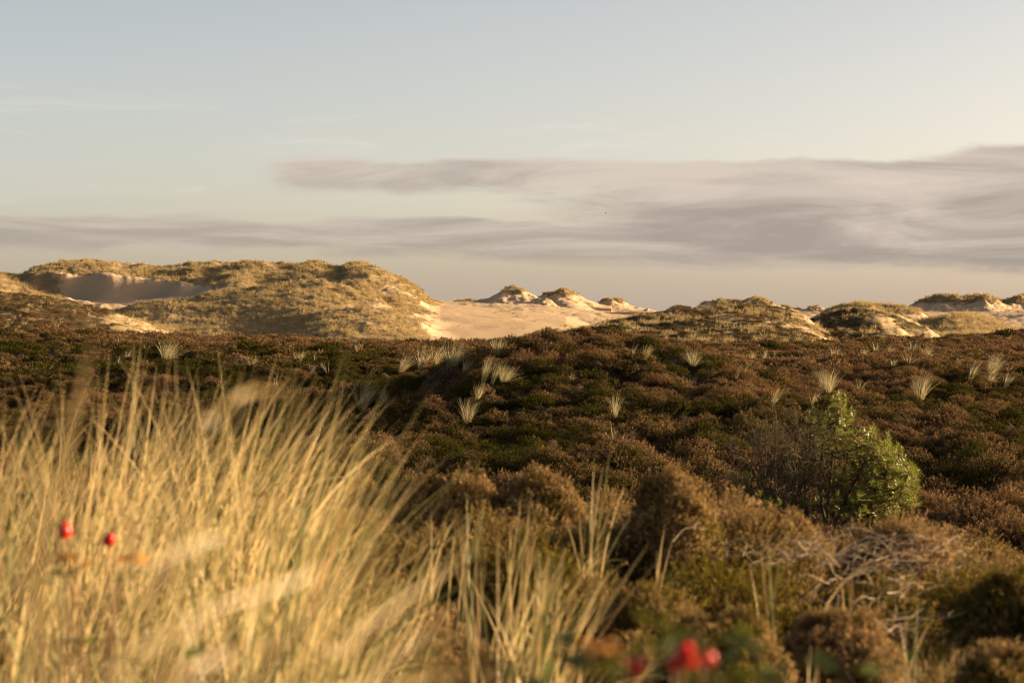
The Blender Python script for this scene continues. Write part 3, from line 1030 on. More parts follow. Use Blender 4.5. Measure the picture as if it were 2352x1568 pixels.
for k_i, (key, per, lab) in enumerate([
        ('small sand hill with a tufted peak, first beside the sand basin', 3, 'grass tufts crowning the small sand hill by the basin'),
        ('rounded sand hill with a shaded face and grassy cap', 3, 'grass cap of the rounded sand hill'),
        ('smaller sand hill with dark tufts right of the rounded one', 3, 'dark grass on the smaller sand hill'),
        ('low grassy rise on the far rim of the sand basin', 2.5, 'low grass on the far rim of the sand basin'),
        ('far low tufted dune just right of the sand ridge', 2.5, 'grass on the far low dune right of the sand ridge'),
        ('far double-crested dune behind the broad heather dune', 2.2, 'grass on the far double-crested dune'),
        ('far sandy dune with two tufted knobs', 2.2, 'grass on the two knobs of the far sandy dune'),
        ('grassy dune behind the smaller heather dune', 2.0, 'grey-green grass on the dune behind the smaller heather dune'),
        ('steep sand dune with a tufted top at far right', 1.8, 'grass along the top of the steep far right dune'),
        ('rounded grassy mound before the far right sand dune', 1.6, 'straw grass on the rounded mound at far right'),
        ('little eroded sand bank below the far right dune', 1.5, 'sparse grass on the little eroded sand bank')]):
    dune_scatter(key, 'dune_grass', per * 1.8, lambda v, x, y, z: sstep(v, .25, .6), ftuft, 6, .45, 1.0, lab, 'grass', 20 + k_i, .05, 1)
dune_scatter('pale sand slope at right below the tufted sand dune', 'dune_grass', .5, lambda v, x, y, z: sstep(v, .35, .7) * .8, ftuft, 6, .4, .8, 'thin grass strewn over the pale sand slope at right', 'grass', 40, .05, 1)

dune_scatter('bright bare sand basin sloping up between the left dune and the heather', 'sand_litter', .9,
             lambda v, x, y, z: np.exp(-((CX + F * x / y - 1195) / 75) ** 2 - ((y - 425) / 38) ** 2) * .9 * sstep(fbm(x / 4, y / 9, 3, 31), -.2, .3) + .004, fturf, 5, .18, .5, 'dark litter speckling the sand below the small sand hills', 'litter', 41, .1, 1)

# ------------------------------------------------------------------ single marram tufts standing in the heather
TUFTS = [  # px, base row, height, width (all in frame units), label
    (920, 853, 46, 50, 'leftmost greenish tuft of the tall grass row on the mound'),
    (968, 851, 56, 42, 'second tall pale tuft from the left on the mound'),
    (996, 836, 50, 44, 'third pale tuft in the row on the mound, set slightly back'),
    (1037, 836, 62, 74, 'widest and tallest silvery tuft on the central mound'),
    (1066, 852, 40, 28, 'thin tuft just below the widest silvery tuft'),
    (1140, 812, 42, 44, 'grass tuft on the crest of the central mound'),
    (1108, 878, 58, 28, 'narrow upright tuft low on the central mound'),
    (1130, 875, 50, 24, 'slim tuft right beside the narrow upright one on the mound'),
    (1156, 873, 44, 64, 'spreading tuft with blades bowed right on the mound'),
    (831, 937, 66, 62, 'fan-shaped grass tuft alone in the dark hollow'),
    (881, 918, 38, 28, 'small three-bladed tuft right of the fan-shaped one'),
    (1096, 911, 34, 34, 'slanting greenish tuft below the mound'),
    (1073, 966, 52, 44, 'golden backlit tuft at the foot of the mound'),
    (1412, 950, 50, 30, 'lone thin tuft in heather right of the mound foot'),
    (1451, 818, 36, 16, 'thin wispy tuft on the right shoulder of the mound'),
    (1481, 820, 34, 34, 'pale splayed tuft on the right shoulder of the mound'),
    (1312, 866, 16, 24, 'few arched dry blades in the heather on the mound'),
    (1591, 835, 38, 54, 'bushy tuft before the broad heather dune'),
    (1680, 822, 14, 32, 'short low tuft right of the bushy one'),
    (1728, 819, 18, 26, 'first of three small tufts below the broad dune'),
    (1755, 819, 19, 26, 'middle of three small tufts below the broad dune'),
    (1776, 817, 18, 12, 'last and thinnest of three small tufts below the broad dune'),
    (1690, 863, 34, 16, 'two or three slanting dry blades in brown heather'),
    (1708, 857, 33, 7, 'single upright dry stalk in brown heather'),
    (1899, 898, 54, 66, 'big bright tuft above the pine bush'),
    (1868, 922, 28, 36, 'low tuft at the lower left of the big bright one'),
    (1916, 820, 29, 46, 'wide faint tuft near the right heath edge'),
    (1980, 819, 24, 28, 'faint tuft between two wider ones at the right heath edge'),
    (2010, 802, 18, 26, 'small far tuft on the right skyline of the heath'),
    (2041, 806, 20, 26, 'second small far tuft on the right heath skyline'),
    (2092, 809, 30, 32, 'taller pale tuft on the right heath ridge'),
    (2126, 817, 31, 40, 'bushy tuft at the right end of the heath ridge row'),
    (2049, 841, 19, 28, 'low sparse tuft below the right ridge row'),
    (1986, 866, 31, 9, 'thin upright pair of blades right of the big bright tuft'),
    (2001, 866, 26, 16, 'small curled tuft beside the thin upright pair'),
    (2113, 915, 58, 64, 'large rounded tuft alone at the right'),
    (2197, 839, 21, 26, 'small leaning tuft left of the right-hand group'),
    (2227, 869, 46, 32, 'left tuft of the bright group at far right'),
    (2276, 852, 44, 52, 'tallest bright tuft of the group at far right'),
    (2272, 876, 30, 34, 'front tuft of the bright group at far right'),
    (2306, 890, 40, 22, 'lowest slim tuft of the group at far right'),
    (2316, 851, 22, 16, 'small tuft behind the far right group'),
    (1773, 927, 42, 24, 'dry grass tuft up left of the pine bush'),
    (381, 821, 44, 74, 'broad pale tuft on the dark left slope'),
    (290, 818, 20, 28, 'small greenish tuft left of the broad pale one'),
    (687, 830, 27, 38, 'sparse arched tuft on the left heath'),
    (577, 842, 22, 30, 'sparse tuft low on the left heath behind the tall grass'),
    (45, 766, 14, 28, 'small tuft on the dark ridge at far left'),
]
for i, (px, row, hgt, wid, lab) in enumerate(TUFTS):
    rg = np.random.default_rng(900 + i)
    d = hit(px, row, 30)
    if d is None:
        d = 118.0
    x = (px - CX) / F * d
    h = hgt * d / F * 1.2
    w = wid * d / F
    n = int(np.clip(10 + wid * hgt / 26.0, 3, 140) * rg.uniform(.75, 1.15))
    if wid < 18:
        n = max(3, n // 4)
    spread = min(1.25, math.atan2(w * .5, h) * rg.uniform(1.3, 2.1))
    v, f, a = tuft(n, h, spread, max(.0052, .0001 * d), rg.uniform(.02, .42), rg, 6, True, .12 * w + .01, .75)
    o = obj('grass_tuft', mesh_from('grass_tuft', v, f, M['grass_mid'], a), None, (x, d, float(heath(x, d)) - .03))
    tagit(o, lab, 'grass tuft', 'grass tufts standing in the heather')

wisp_c = src_collection('wisp_src', [mesh_from(f'wisp_{i}', *tuft(int(4 + i), .5, .8, .008, .25, np.random.default_rng(700 + i), 6, True, .05, .9)[:2], M['grass_mid'], tuft(int(4 + i), .5, .8, .008, .25, np.random.default_rng(700 + i), 6, True, .05, .9)[2]) for i in range(6)])
rg = np.random.default_rng(61)
r_ = np.sqrt(rg.uniform(34 ** 2, 135 ** 2, 2600))
a_ = np.radians(rg.uniform(-13, 13, 2600))
x_, y_ = r_ * np.sin(a_), r_ * np.cos(a_)
k_ = rg.random(2600) < .02 + .5 * sstep(fbm(x_ / 5, y_ / 9, 3, 62), .25, .6)
x_, y_ = x_[k_], y_[k_]
n_w = len(x_)
scatter('grass_wisps', np.stack([x_, y_, heath(x_, y_) - .05], -1), np.repeat(rg.uniform(.5, 1.3, (n_w, 1)), 3, 1), rg.normal(0, .8, n_w), rg.normal(0, .15, (n_w, 2)), rg.integers(0, 6, n_w), rg.random(n_w), wisp_c, 'thin dry grass wisps scattered through the heather', 'grass', 6)

# ------------------------------------------------------------------ foreground: the long marram grass at left
TOPX = [-250, 0, 60, 110, 140, 190, 300, 420, 520, 600, 680, 740, 765, 850, 950, 1050, 1150, 1220, 1290, 1330]
TOPR = [900, 905, 870, 900, 1010, 920, 850, 845, 835, 855, 905, 960, 1150, 1190, 1150, 1140, 1150, 1150, 1230, 1330]


def long_grass(nt, per, seed, dmin, dmax, px0, px1, lo, hi, wmin, wmax, spread, wind, bend_m, cap=1.35, topoff=0):
    """tussocks of blades fanning from their crowns, all leaning with the wind"""
    rg = np.random.default_rng(seed)
    tpx = rg.uniform(px0, px1, nt)
    td = np.sqrt(rg.uniform(dmin ** 2, dmax ** 2, nt))
    keep = rg.random(nt) < np.interp(tpx, [700, 770, 1100, 1300], [1, .30, .28, .25])
    tpx, td = tpx[keep], td[keep]
    nt = len(tpx)
    hue = rg.random(nt)
    cnt = rg.poisson(per, nt)
    k = np.repeat(np.arange(nt), cnt)
    n = len(k)
    az0 = rg.uniform(0, 2 * np.pi, n)
    x = (tpx[k] - CX) / F * td[k] + .05 * rg.normal(size=n)
    d = td[k] + .06 * rg.normal(size=n)
    px = CX + F * x / d
    z = soil(x, d) + .02
    top = np.interp(px + 30 + 320 / d, TOPX, TOPR) + 60 * rg.gamma(1.2, 1.0, n) - 30 + topoff
    tz = -(top - HOR) / F * d
    ln = np.clip((tz - z) * rg.uniform(lo, hi, n), .12, cap)
    le = spread * rg.beta(1.2, 2.0, n)
    hx, hy = np.cos(az0) * np.sin(le) + wind, np.sin(az0) * np.sin(le)
    lean = np.arcsin(np.clip(np.hypot(hx, hy), 0, .97))
    bend = bend_m * rg.gamma(1.3, 1.0, n)
    rnd = np.clip(hue[k] * .55 + rg.random(n) * .45, 0, 1)
    return blades(n, np.stack([x, d, z], -1), ln, lean, bend, rg.uniform(wmin, wmax, n), np.arctan2(hy, hx), 9, True, rnd, rg=rg)


parts = [long_grass(36, 20, 1, 4.9, 8.8, -260, 1290, .85, 1.12, .0040, .0085, .6, .16, .30),
         long_grass(36, 23, 2, 4.4, 8.4, -260, 1290, .45, .85, .0035, .0070, .95, .22, .65),
         long_grass(44, 15, 3, 2.7, 4.6, -300, 1000, .7, 1.0, .0026, .0052, .8, .30, .6, .9, 250),
         long_grass(24, 10, 5, 1.7, 2.8, -350, 900, .8, 1.0, .0022, .0042, .8, .34, .7, .9, 380),
         long_grass(22, 4, 6, 1.15, 1.9, -250, 850, .95, 1.15, .0030, .0052, .7, .42, 1.1, 1.3, 400),
         long_grass(15, 22, 4, 5.0, 8.8, -260, 740, .9, 1.15, .0045, .0085, .5, .24, .24)]
v, f, a = join(parts)
o = obj('long_grass', mesh_from('long_grass', v, f, M['grass_near'], a))
tagit(o, 'tall golden marram grass filling the left foreground', 'grass', kind='stuff')

# ------------------------------------------------------------------ separate clumps further right, blade by blade
def near_clump(px, row, d, blade_list, label, seed):
    """blade_list: (tip px, tip row, bow) in frame units; every blade a part"""
    rg = np.random.default_rng(seed)
    x = (px - CX) / F * d
    z = float(soil(x, d)) + .04
    root = empty('grass_clump', (x, d, z))
    tagit(root, label, 'grass clump', 'grass clumps in the right foreground')
    for (tx, ty, bow) in blade_list:
        tip = P(tx, ty, d + rg.uniform(-.15, .15)) - np.array([x, d, z])
        r0 = np.array([rg.normal(0, .025), rg.normal(0, .03), -.05])
        side = np.array([bow, rg.normal(0, .2) * bow, .35 * abs(bow)]) * np.linalg.norm(tip)
        mid = r0 * .5 + tip * .5 + np.array([-side[0] * .5, side[1], side[2] * .6])
        c = spline([r0, r0 * .75 + mid * .25 + tip * .02, mid, mid * .35 + tip * .65 + side * np.array([-.12, 0, .2]), tip], 14)
        k = len(c)
        s = np.linspace(0, 1, k)
        t = np.gradient(c, axis=0)
        t /= np.linalg.norm(t, axis=1, keepdims=True)
        sd = np.cross(t, np.array([rg.normal(0, .5), 1.0, .1]))
        sd /= np.linalg.norm(sd, axis=1, keepdims=True)
        nn = np.cross(sd, t)
        w = rg.uniform(.0055, .0095) * (1 - s ** 2.4) + .0002
        vv = np.stack([c - sd * w[:, None] * .5, c + nn * w[:, None] * .3, c + sd * w[:, None] * .5], 1)
        ii = np.arange(k * 3).reshape(k, 3)
        ff = np.stack([ii[:-1, :-1], ii[:-1, 1:], ii[1:, 1:], ii[1:, :-1]], -1).reshape(-1, 4)
        at = {'a': np.repeat(s, 3), 'r': np.full(k * 3, rg.random())}
        obj('blade', mesh_from('blade', vv.reshape(-1, 3), ff, M['grass_near'], at), root)
    return root


def fan(cx, spread, top, var, n, bow, seed, low=0):
    rg = np.random.default_rng(seed)
    return [(cx + rg.normal(0, spread), top + abs(rg.normal(0, var)) + (low if rg.random() < .3 else 0), bow * rg.uniform(.2, 1.6)) for _ in range(n)]


near_clump(1348, 1300, 9.0, [(1405, 1018, .04), (1398, 1085, .05), (1425, 1090, .06), (1440, 1100, .08), (1458, 1128, .16), (1385, 1070, .03), (1350, 1120, .02), (1372, 1105, .05),
                            (1452, 1180, .10), (1330, 1175, .02), (1438, 1285, .95), (1402, 1262, .6), (1400, 1275, .5), (1395, 1240, .4), (1300, 1195, -.04), (1410, 1150, .08), (1365, 1060, .03), (1382, 1140, .04), (1355, 1160, .02)],
           'tall grass clump with curled dry blades before the round heather bush', 1)
near_clump(1252, 1490, 6.4, fan(1262, 26, 1245, 45, 26, .06, 5, 60) + [(1320, 1420, .6), (1330, 1445, .7), (1155, 1525, -.7), (1300, 1340, .2), (1200, 1300, -.1)],
           'bright golden grass clump at the right end of the long grass', 2)
near_clump(1195, 1360, 8.2, [(1200, 1122, .02), (1222, 1118, .02), (1238, 1135, .04), (1192, 1160, .01), (1215, 1170, .03), (1180, 1180, .0), (1172, 1215, .02), (1236, 1200, .05), (1205, 1230, .02), (1222, 1250, .03), (1160, 1262, -.02)],
           'upright grass clump between the long grass and the curled clump', 3)
near_clump(1082, 1340, 8.2, [(1118, 1140, .06), (1108, 1160, .06), (1100, 1172, .04), (1072, 1130, .02), (1085, 1160, .03), (1060, 1190, .02), (1112, 1190, .05), (1050, 1180, -.02), (1095, 1215, .05)],
           'slanting grass clump at the edge of the long grass', 4)
near_clump(1500, 1345, 8.6, [(1528, 1200, .03), (1565, 1258, .12), (1552, 1215, .05), (1570, 1300, .25), (1520, 1250, .02), (1585, 1290, .2), (1545, 1318, .5), (1590, 1330, .3), (1508, 1262, .0)],
           'sparse splayed clump right of the dark hollow', 5)
near_clump(1756, 1395, 8.0, [(1758, 1172, .0), (1812, 1190, .05), (1745, 1250, -.02), (1722, 1300, -.06), (1770, 1290, .02), (1788, 1330, .1)],
           'few thin upright stalks before the dead branches', 6)
near_clump(1948, 1400, 8.0, [(1960, 1285, .02), (1930, 1310, -.04), (2010, 1295, .6), (1955, 1330, .0)], 'thin stalks with one bowed blade among the dead branches', 7)
near_clump(1862, 1590, 6.2, [(1862, 1478, .0), (1874, 1486, .02), (1850, 1500, -.05), (1886, 1520, .1), (1878, 1470, .03)], 'short pale stalks at the bottom edge right of the rose hips', 8)
near_clump(1690, 1480, 7.0, [(1668, 1350, .02), (1705, 1392, .1), (1742, 1432, .25), (1715, 1440, .1), (1652, 1420, -.1)], 'thin slanting stalks in the heather above the rose hips', 9)
near_clump(2095, 1470, 7.2, [(2080, 1392, .0), (2110, 1360, .03), (2145, 1420, .2), (2065, 1425, -.1)], 'a few dry stalks right of the dead branches', 10)

# ------------------------------------------------------------------ single blades close to the lens, far out of focus
def near_blade(pts, d, width, label, twist=.3, r=.5):
    p = [P(a, b, d * (1 + .02 * k)) for k, (a, b) in enumerate(pts)]
    g0 = p[0]
    rootz = float(soil(g0[0], g0[1]))
    base = np.array([g0[0] - .03, g0[1] + .02, rootz - .02])
    mids = [base + (g0 - base) * t + np.array([-.02 * math.sin(t * 3.1), 0, 0]) for t in (.0, .35, .7)]
    c = spline(mids + p, 40)
    k = len(c)
    s = np.linspace(0, 1, k)
    t = np.gradient(c, axis=0)
    t /= np.linalg.norm(t, axis=1, keepdims=True)
    sd = np.cross(t, np.array([twist, 1.0, .2]))
    sd /= np.linalg.norm(sd, axis=1, keepdims=True)
    nn = np.cross(sd, t)
    w = width * (1 - s ** 6) + .0003
    vv = np.stack([c - sd * w[:, None] * .5, c + nn * w[:, None] * .25, c + sd * w[:, None] * .5], 1) - base
    ii = np.arange(k * 3).reshape(k, 3)
    ff = np.stack([ii[:-1, :-1], ii[:-1, 1:], ii[1:, 1:], ii[1:, :-1]], -1).reshape(-1, 4)
    o = obj('marram_grass', mesh_from('marram_grass', vv.reshape(-1, 3), ff, M['grass_lens'], {'a': np.repeat(s * .6, 3), 'r': np.full(k * 3, r)}), None, base)
    tagit(o, label, 'grass blade', 'blurred grass blades close to the camera')


NB = [
    ([(90, 1300), (140, 1080), (175, 930), (212, 780)], 1.9, .0150, 'wide blurred upright blade rising highest at the left', .5),
    ([(420, 1120), (500, 960), (560, 905), (630, 897), (680, 902), (692, 950)], 1.9, .0075, 'blurred hooked blade tip at the right edge of the tall grass', .4),
    ([(250, 1600), (360, 1350), (450, 1250), (540, 1222), (620, 1222), (700, 1262), (740, 1330)], 1.8, .0085, 'broad blurred arch of a blade above the middle of the grass', .45),
    ([(360, 1640), (440, 1440), (540, 1375), (640, 1345), (720, 1310), (770, 1255)], 1.7, .0085, 'blurred blade sweeping up to the right below the broad arch', .5),
    ([(700, 1640), (800, 1480), (900, 1400), (1000, 1330), (1105, 1250)], 2.0, .0075, 'straight blurred blade pointing up right past the grass edge', .3),
    ([(60, 1640), (150, 1480), (290, 1330), (400, 1270), (480, 1240)], 1.5, .0075, 'soft blurred blade running diagonally across the lower left', .45),
    ([(330, 1680), (430, 1560), (520, 1500), (640, 1478), (740, 1470)], 1.6, .0080, 'pale blurred blade bending flat near the bottom', .1),
    ([(520, 1720), (600, 1560), (680, 1440), (790, 1330), (850, 1250)], 1.6, .0070, 'steep blurred blade in the lower middle of the grass', .5),
    ([(820, 1720), (900, 1590), (960, 1562), (1060, 1550), (1150, 1560)], 1.9, .0065, 'low blurred blade arching along the bottom edge', .4),
    ([(-120, 1700), (-40, 1480), (60, 1340), (130, 1200), (190, 1080)], 1.4, .0065, 'very soft blade at the left border', .2),
    ([(180, 1700), (260, 1560), (360, 1470), (470, 1440), (560, 1420)], 1.4, .0070, 'very soft blade low at the left of the pale flat one', .4),
    ([(640, 1800), (760, 1640), (860, 1560), (960, 1470), (1020, 1400)], 1.7, .0065, 'blurred blade crossing the bottom middle of the grass', .6),
    ([(180, 1180), (250, 1040), (320, 940), (390, 850)], 2.6, .0060, 'blurred dark blade leaning right behind the upright one', .12),
]
for pts, d, w, lab, r in NB:
    near_blade(pts, d * .85, w * .55, lab, .3, r)

# ------------------------------------------------------------------ heather bushes one can tell apart
def heather_bush(px, toprow, width, d, height, n, label, tint_, seed, depth=None, green=.0):
    rg = np.random.default_rng(seed)
    c = P(px, toprow, d)
    rx = width / F * d * .5
    ry = depth or rx
    height *= .8
    gz0 = c[2] - height
    root = empty('heather_bush', (c[0], d, gz0))
    tagit(root, label, 'heather bush', 'heather bushes in the foreground')
    u = rg.normal(size=(n, 3))
    u[:, 2] = np.abs(u[:, 2]) * .9 - .12
    u /= np.linalg.norm(u, axis=1, keepdims=True)
    sh = rg.uniform(.80, 1.0, n)[:, None] ** .5
    bump = 1 + .34 * fbm(u[:, 0] * 2.2 + seed, u[:, 1] * 2.2 + u[:, 2] * 2, 3, seed)[:, None]
    ln = rg.uniform(.035, .085, n)
    pos = u * np.array([rx, ry, height]) * sh * bump - u * ln[:, None] * .6
    up = u * np.array([1 / rx, 1 / ry, 1 / height]) * height + np.array([0, 0, .8]) + rg.normal(0, .25, (n, 3))
    v, f, a = sprigs(pos, up, ln, .0125, 13, rg)
    tt = np.clip(tint_ + .45 * fbm(pos[:, 0] * 5, pos[:, 2] * 5 + pos[:, 1] * 3, 3, seed) + rg.normal(0, .1, n), 0, 1)
    a['tint'] = np.repeat(tt, 14 * 3)
    a['a'] = np.clip(.3 + .7 * a['a'], 0, 1)
    obj('foliage', mesh_from('foliage', v, f, M['heather_own'], a), root)
    tb = []
    for k in range(22):
        t = rg.normal(size=3)
        t[2] = abs(t[2]) + .4
        t /= np.linalg.norm(t)
        e = t * np.array([rx, ry, height]) * .86
        tb.append(tube(spline([np.array([rg.normal(0, .02), rg.normal(0, .02), -.06]), e * .4 + rg.normal(0, .02, 3), e * .75 + rg.normal(0, .02, 3), e], 8), np.linspace(.006, .002, 8), 4))
    v, f, a = join(tb)
    obj('woody_stems', mesh_from('woody_stems', v, f, M['twig'], a), root)


heather_bush(1545, 1088, 225, 10.5, .62, 4200, 'round heather bush with a glowing right edge, left of the pine', .45, 71)
heather_bush(1235, 1088, 250, 11.6, .45, 3400, 'olive and brown heather bush left of the round one', .38, 72)
heather_bush(1010, 1094, 330, 11.8, .42, 3800, 'wide heather bush behind the slanting grass clump', .5, 73)
heather_bush(800, 1090, 240, 11.8, .42, 3000, 'heather bush beside the tall grass edge', .55, 74)
heather_bush(1790, 1176, 210, 10.9, .38, 2600, 'low rusty heather bush in front of the pine', .6, 75)
heather_bush(2060, 1205, 240, 10.4, .36, 2800, 'dry pale brown heather bush below the pine', .85, 76)
heather_bush(2300, 1330, 240, 8.6, .38, 3000, 'yellow-green heather bush at the right edge', .18, 77)
heather_bush(2290, 1490, 210, 6.8, .30, 3000, 'dark heather bush in the bottom right corner', .3, 78)
heather_bush(1480, 1345, 290, 7.8, .30, 3200, 'low green-brown heather bush under the dark hollow', .32, 79)
heather_bush(1660, 1420, 330, 6.9, .26, 3600, 'broad olive heather bush above the rose hips', .32, 80)
heather_bush(1930, 1420, 300, 7.4, .28, 3400, 'brown heather bush under the dead branches', .52, 81)

# dry grass mat at the lower right
rg = np.random.default_rng(55)
n = 900
px = rg.normal(2150, 55, n)
d = rg.normal(7.3, .22, n)
x = (px - CX) / F * d
v, f, a = blades(n, np.stack([x, d, soil(x, d) + .05], -1), rg.uniform(.08, .28, n), rg.uniform(.2, 1.1, n), rg.gamma(1.5, .5, n), rg.uniform(.0014, .0028, n), rg.uniform(0, 6.28, n), 5, True, rg.uniform(0, .55, n), rg=rg)
c0 = np.array([(2150 - CX) / F * 7.3, 7.3, float(soil((2150 - CX) / F * 7.3, 7.3))])
o = obj('dry_grass_mat', mesh_from('dry_grass_mat', v - c0, f, M['grass_near'], a), None, c0)
tagit(o, 'tan mat of fine dry grass left of the bottom right heather bush', 'grass')

# ------------------------------------------------------------------ bleached dead branches
def dead_bush(px, row, d, wpx, n, label, seed, hgt=.16):
    rg = np.random.default_rng(seed)
    x = (px - CX) / F * d
    z = -(row - HOR) / F * d
    root = empty('dead_branches', (x, d, z))
    tagit(root, label, 'dead branches')
    w = wpx / F * d * .5
    for k in range(n):
        a0 = np.array([rg.normal(0, w * .45), rg.normal(0, .18), rg.uniform(-.09, .02)])
        az = rg.uniform(-.6, 1.0) if rg.random() < .6 else rg.uniform(2.0, 4.2)
        L = rg.uniform(.09, .28)
        dv = np.array([math.cos(az), math.sin(az) * .6, rg.uniform(-.05, .35)])
        cr = np.array([0, 0, rg.uniform(.02, .16) * L])
        pts = [a0, a0 + dv * L * .33 + cr * .8 + rg.normal(0, .012, 3), a0 + dv * L * .66 + cr + rg.normal(0, .015, 3), a0 + dv * L + cr * rg.uniform(-.4, .6)]
        c = spline(pts, 12)
        r0 = rg.uniform(.0010, .0028)
        tb = [tube(c, np.linspace(r0, r0 * .35, 12), 5)]
        for j in range(rg.integers(1, 4)):
            i0 = rg.integers(3, 10)
            e = c[i0] + np.array([rg.normal(.05, .05), rg.normal(0, .04), rg.uniform(-.02, .08)])
            tb.append(tube(spline([c[i0], (c[i0] + e) / 2 + rg.normal(0, .01, 3), e], 7), np.linspace(r0 * .5, r0 * .18, 7), 4))
        v, f, a = join(tb)
        obj('branch', mesh_from('branch', v, f, M['bleached'], a), root)


dead_bush(1820, 1262, 9.9, 460, 30, 'bleached dead heather branches left of the pale tangle', 31)
dead_bush(2055, 1268, 9.6, 380, 36, 'pale tangle of dead branches lit at the right', 32)
dead_bush(1990, 1335, 9.0, 300, 18, 'grey dead twigs below the pale tangle', 33)
dead_bush(2030, 1395, 8.2, 170, 14, 'small bleached twigs glinting above the dry grass mat', 34)

# ------------------------------------------------------------------ small pine and the bare shrub it grows through
PD = 25.0
pine_x = (1905 - CX) / F * PD
pz = float(soil(pine_x, PD))
pine = empty('pine_bush', (pine_x, PD, pz))
tagit(pine, 'bushy young pine with bright green needles on its right side', 'pine')
po = np.array([pine_x, PD, pz])
rg = np.random.default_rng(5)


def pl(px, row, dd=0.0):
    return P(px, row, PD + dd) - po


stems = [[(1898, 1235, 0), (1902, 1150, .0), (1912, 1050, .02), (1921, 975, .02), (1926, 905, .03)],
         [(1905, 1230, .05), (1885, 1150, .05), (1884, 1080, .06), (1888, 1020, .1)],
         [(1908, 1230, 0), (1940, 1150, -.1), (1985, 1060, -.12), (2003, 985, -.12)],
         [(1910, 1230, -.05), (1970, 1170, -.2), (2030, 1095, -.2), (2062, 1040, -.2)],
         [(1910, 1232, -.05), (1990, 1190, -.2), (2060, 1130, -.15), (2092, 1085, -.15)],
         [(1905, 1232, .1), (1960, 1150, .3), (2020, 1080, .35), (2040, 1030, .35)],
         [(1900, 1232, -.1), (1830, 1190, -.2), (1760, 1150, -.25), (1715, 1120, -.25)],
         [(1900, 1232, .1), (1850, 1150, .2), (1860, 1020, .2), (1862, 945, .2)]]
for st in stems:
    c = spline([pl(*q_) for q_ in st], 16)
    v, f, a = tube(c, np.linspace(.022, .006, 16), 6)
    obj('trunk' if st is stems[0] else 'branch', mesh_from('branch', v, f, M['bark'], a), pine)
SP = [spline([pl(*q_) for q_ in st], 40) for st in stems]
ENVX = [1665, 1720, 1800, 1845, 1862, 1890, 1925, 1960, 1978, 2003, 2018, 2040, 2052, 2064, 2078, 2094, 2112]
ENVT = [1110, 1080, 1050, 1000, 935, 970, 905, 950, 1000, 980, 1020, 1005, 1040, 1025, 1070, 1062, 1120]
tips = []
while len(tips) < 760:
    k = rg.choice([0, 1, 2, 3, 4, 5, 6, 7], p=[.11, .03, .13, .17, .20, .14, .15, .07])
    i = rg.integers(10 if k not in (0, 7, 1) else 24, 40)
    b = SP[k][i]
    tip = b + np.array([rg.normal(.02, .17), rg.normal(-.03, .2), rg.normal(-.02, .13)])
    w = tip + po
    px_, row_ = CX + F * w[0] / w[1], HOR - F * w[2] / w[1]
    if row_ < np.interp(px_, ENVX, ENVT) or row_ > 1205 or px_ > 2108 or px_ < 1660:
        continue
    if px_ < 1880 and row_ < 1100 and not (k in (0, 7) and row_ < 1010) and rg.random() < .7:
        continue
    tips.append((b, tip))
nd_v = []
tw = []
for b, tip in tips:
    dirv = tip - b
    L = np.linalg.norm(dirv)
    e = tip + dirv / (L + 1e-6) * .03 + np.array([0, 0, .05])
    c = spline([b, b + dirv * .5 + np.array([0, 0, -.01]), tip, e], 10)
    tw.append(tube(c, np.linspace(.006, .0022, 10), 4))
    m = int(rg.integers(52, 80))
    t = rg.uniform(.35, 1.0, m)
    ci = np.stack([np.interp(t, np.linspace(0, 1, 10), c[:, q_]) for q_ in range(3)], -1)
    ax = c[-1] - c[5]
    ax /= np.linalg.norm(ax)
    rd = rg.normal(size=(m, 3))
    rd -= (rd @ ax)[:, None] * ax
    rd /= np.linalg.norm(rd, axis=1, keepdims=True)
    nd = rd * .8 + ax * rg.uniform(.35, 1.0, m)[:, None]
    nd /= np.linalg.norm(nd, axis=1, keepdims=True)
    ln = rg.uniform(.035, .062, m)[:, None]
    sd = np.cross(nd, rg.normal(size=(m, 3)))
    sd /= np.linalg.norm(sd, axis=1, keepdims=True)
    tri = np.stack([ci - sd * .0022, ci + sd * .0022, ci + nd * ln + sd * .0008], 1)
    rnd = rg.random() * .5 + rg.random((m, 1)) * .4 + .1
    nd_v.append((tri.reshape(-1, 3), np.arange(m * 3).reshape(-1, 3), {'r': np.repeat(rnd, 3)}))
v, f, a = join(nd_v)
obj('needles', mesh_from('needles', v, f, M['needle'], a), pine)
v, f, a = join(tw)
obj('twigs', mesh_from('twigs', v, f, M['bark'], a), pine)

SD = 24.6
shx = (1800 - CX) / F * SD
sz = float(soil(shx, SD))
shrub = empty('bare_shrub', (shx, SD, sz))
tagit(shrub, 'leafless twiggy brown shrub left of the pine needles', 'shrub')
so = np.array([shx, SD, sz])
twigs, leaves = [], []


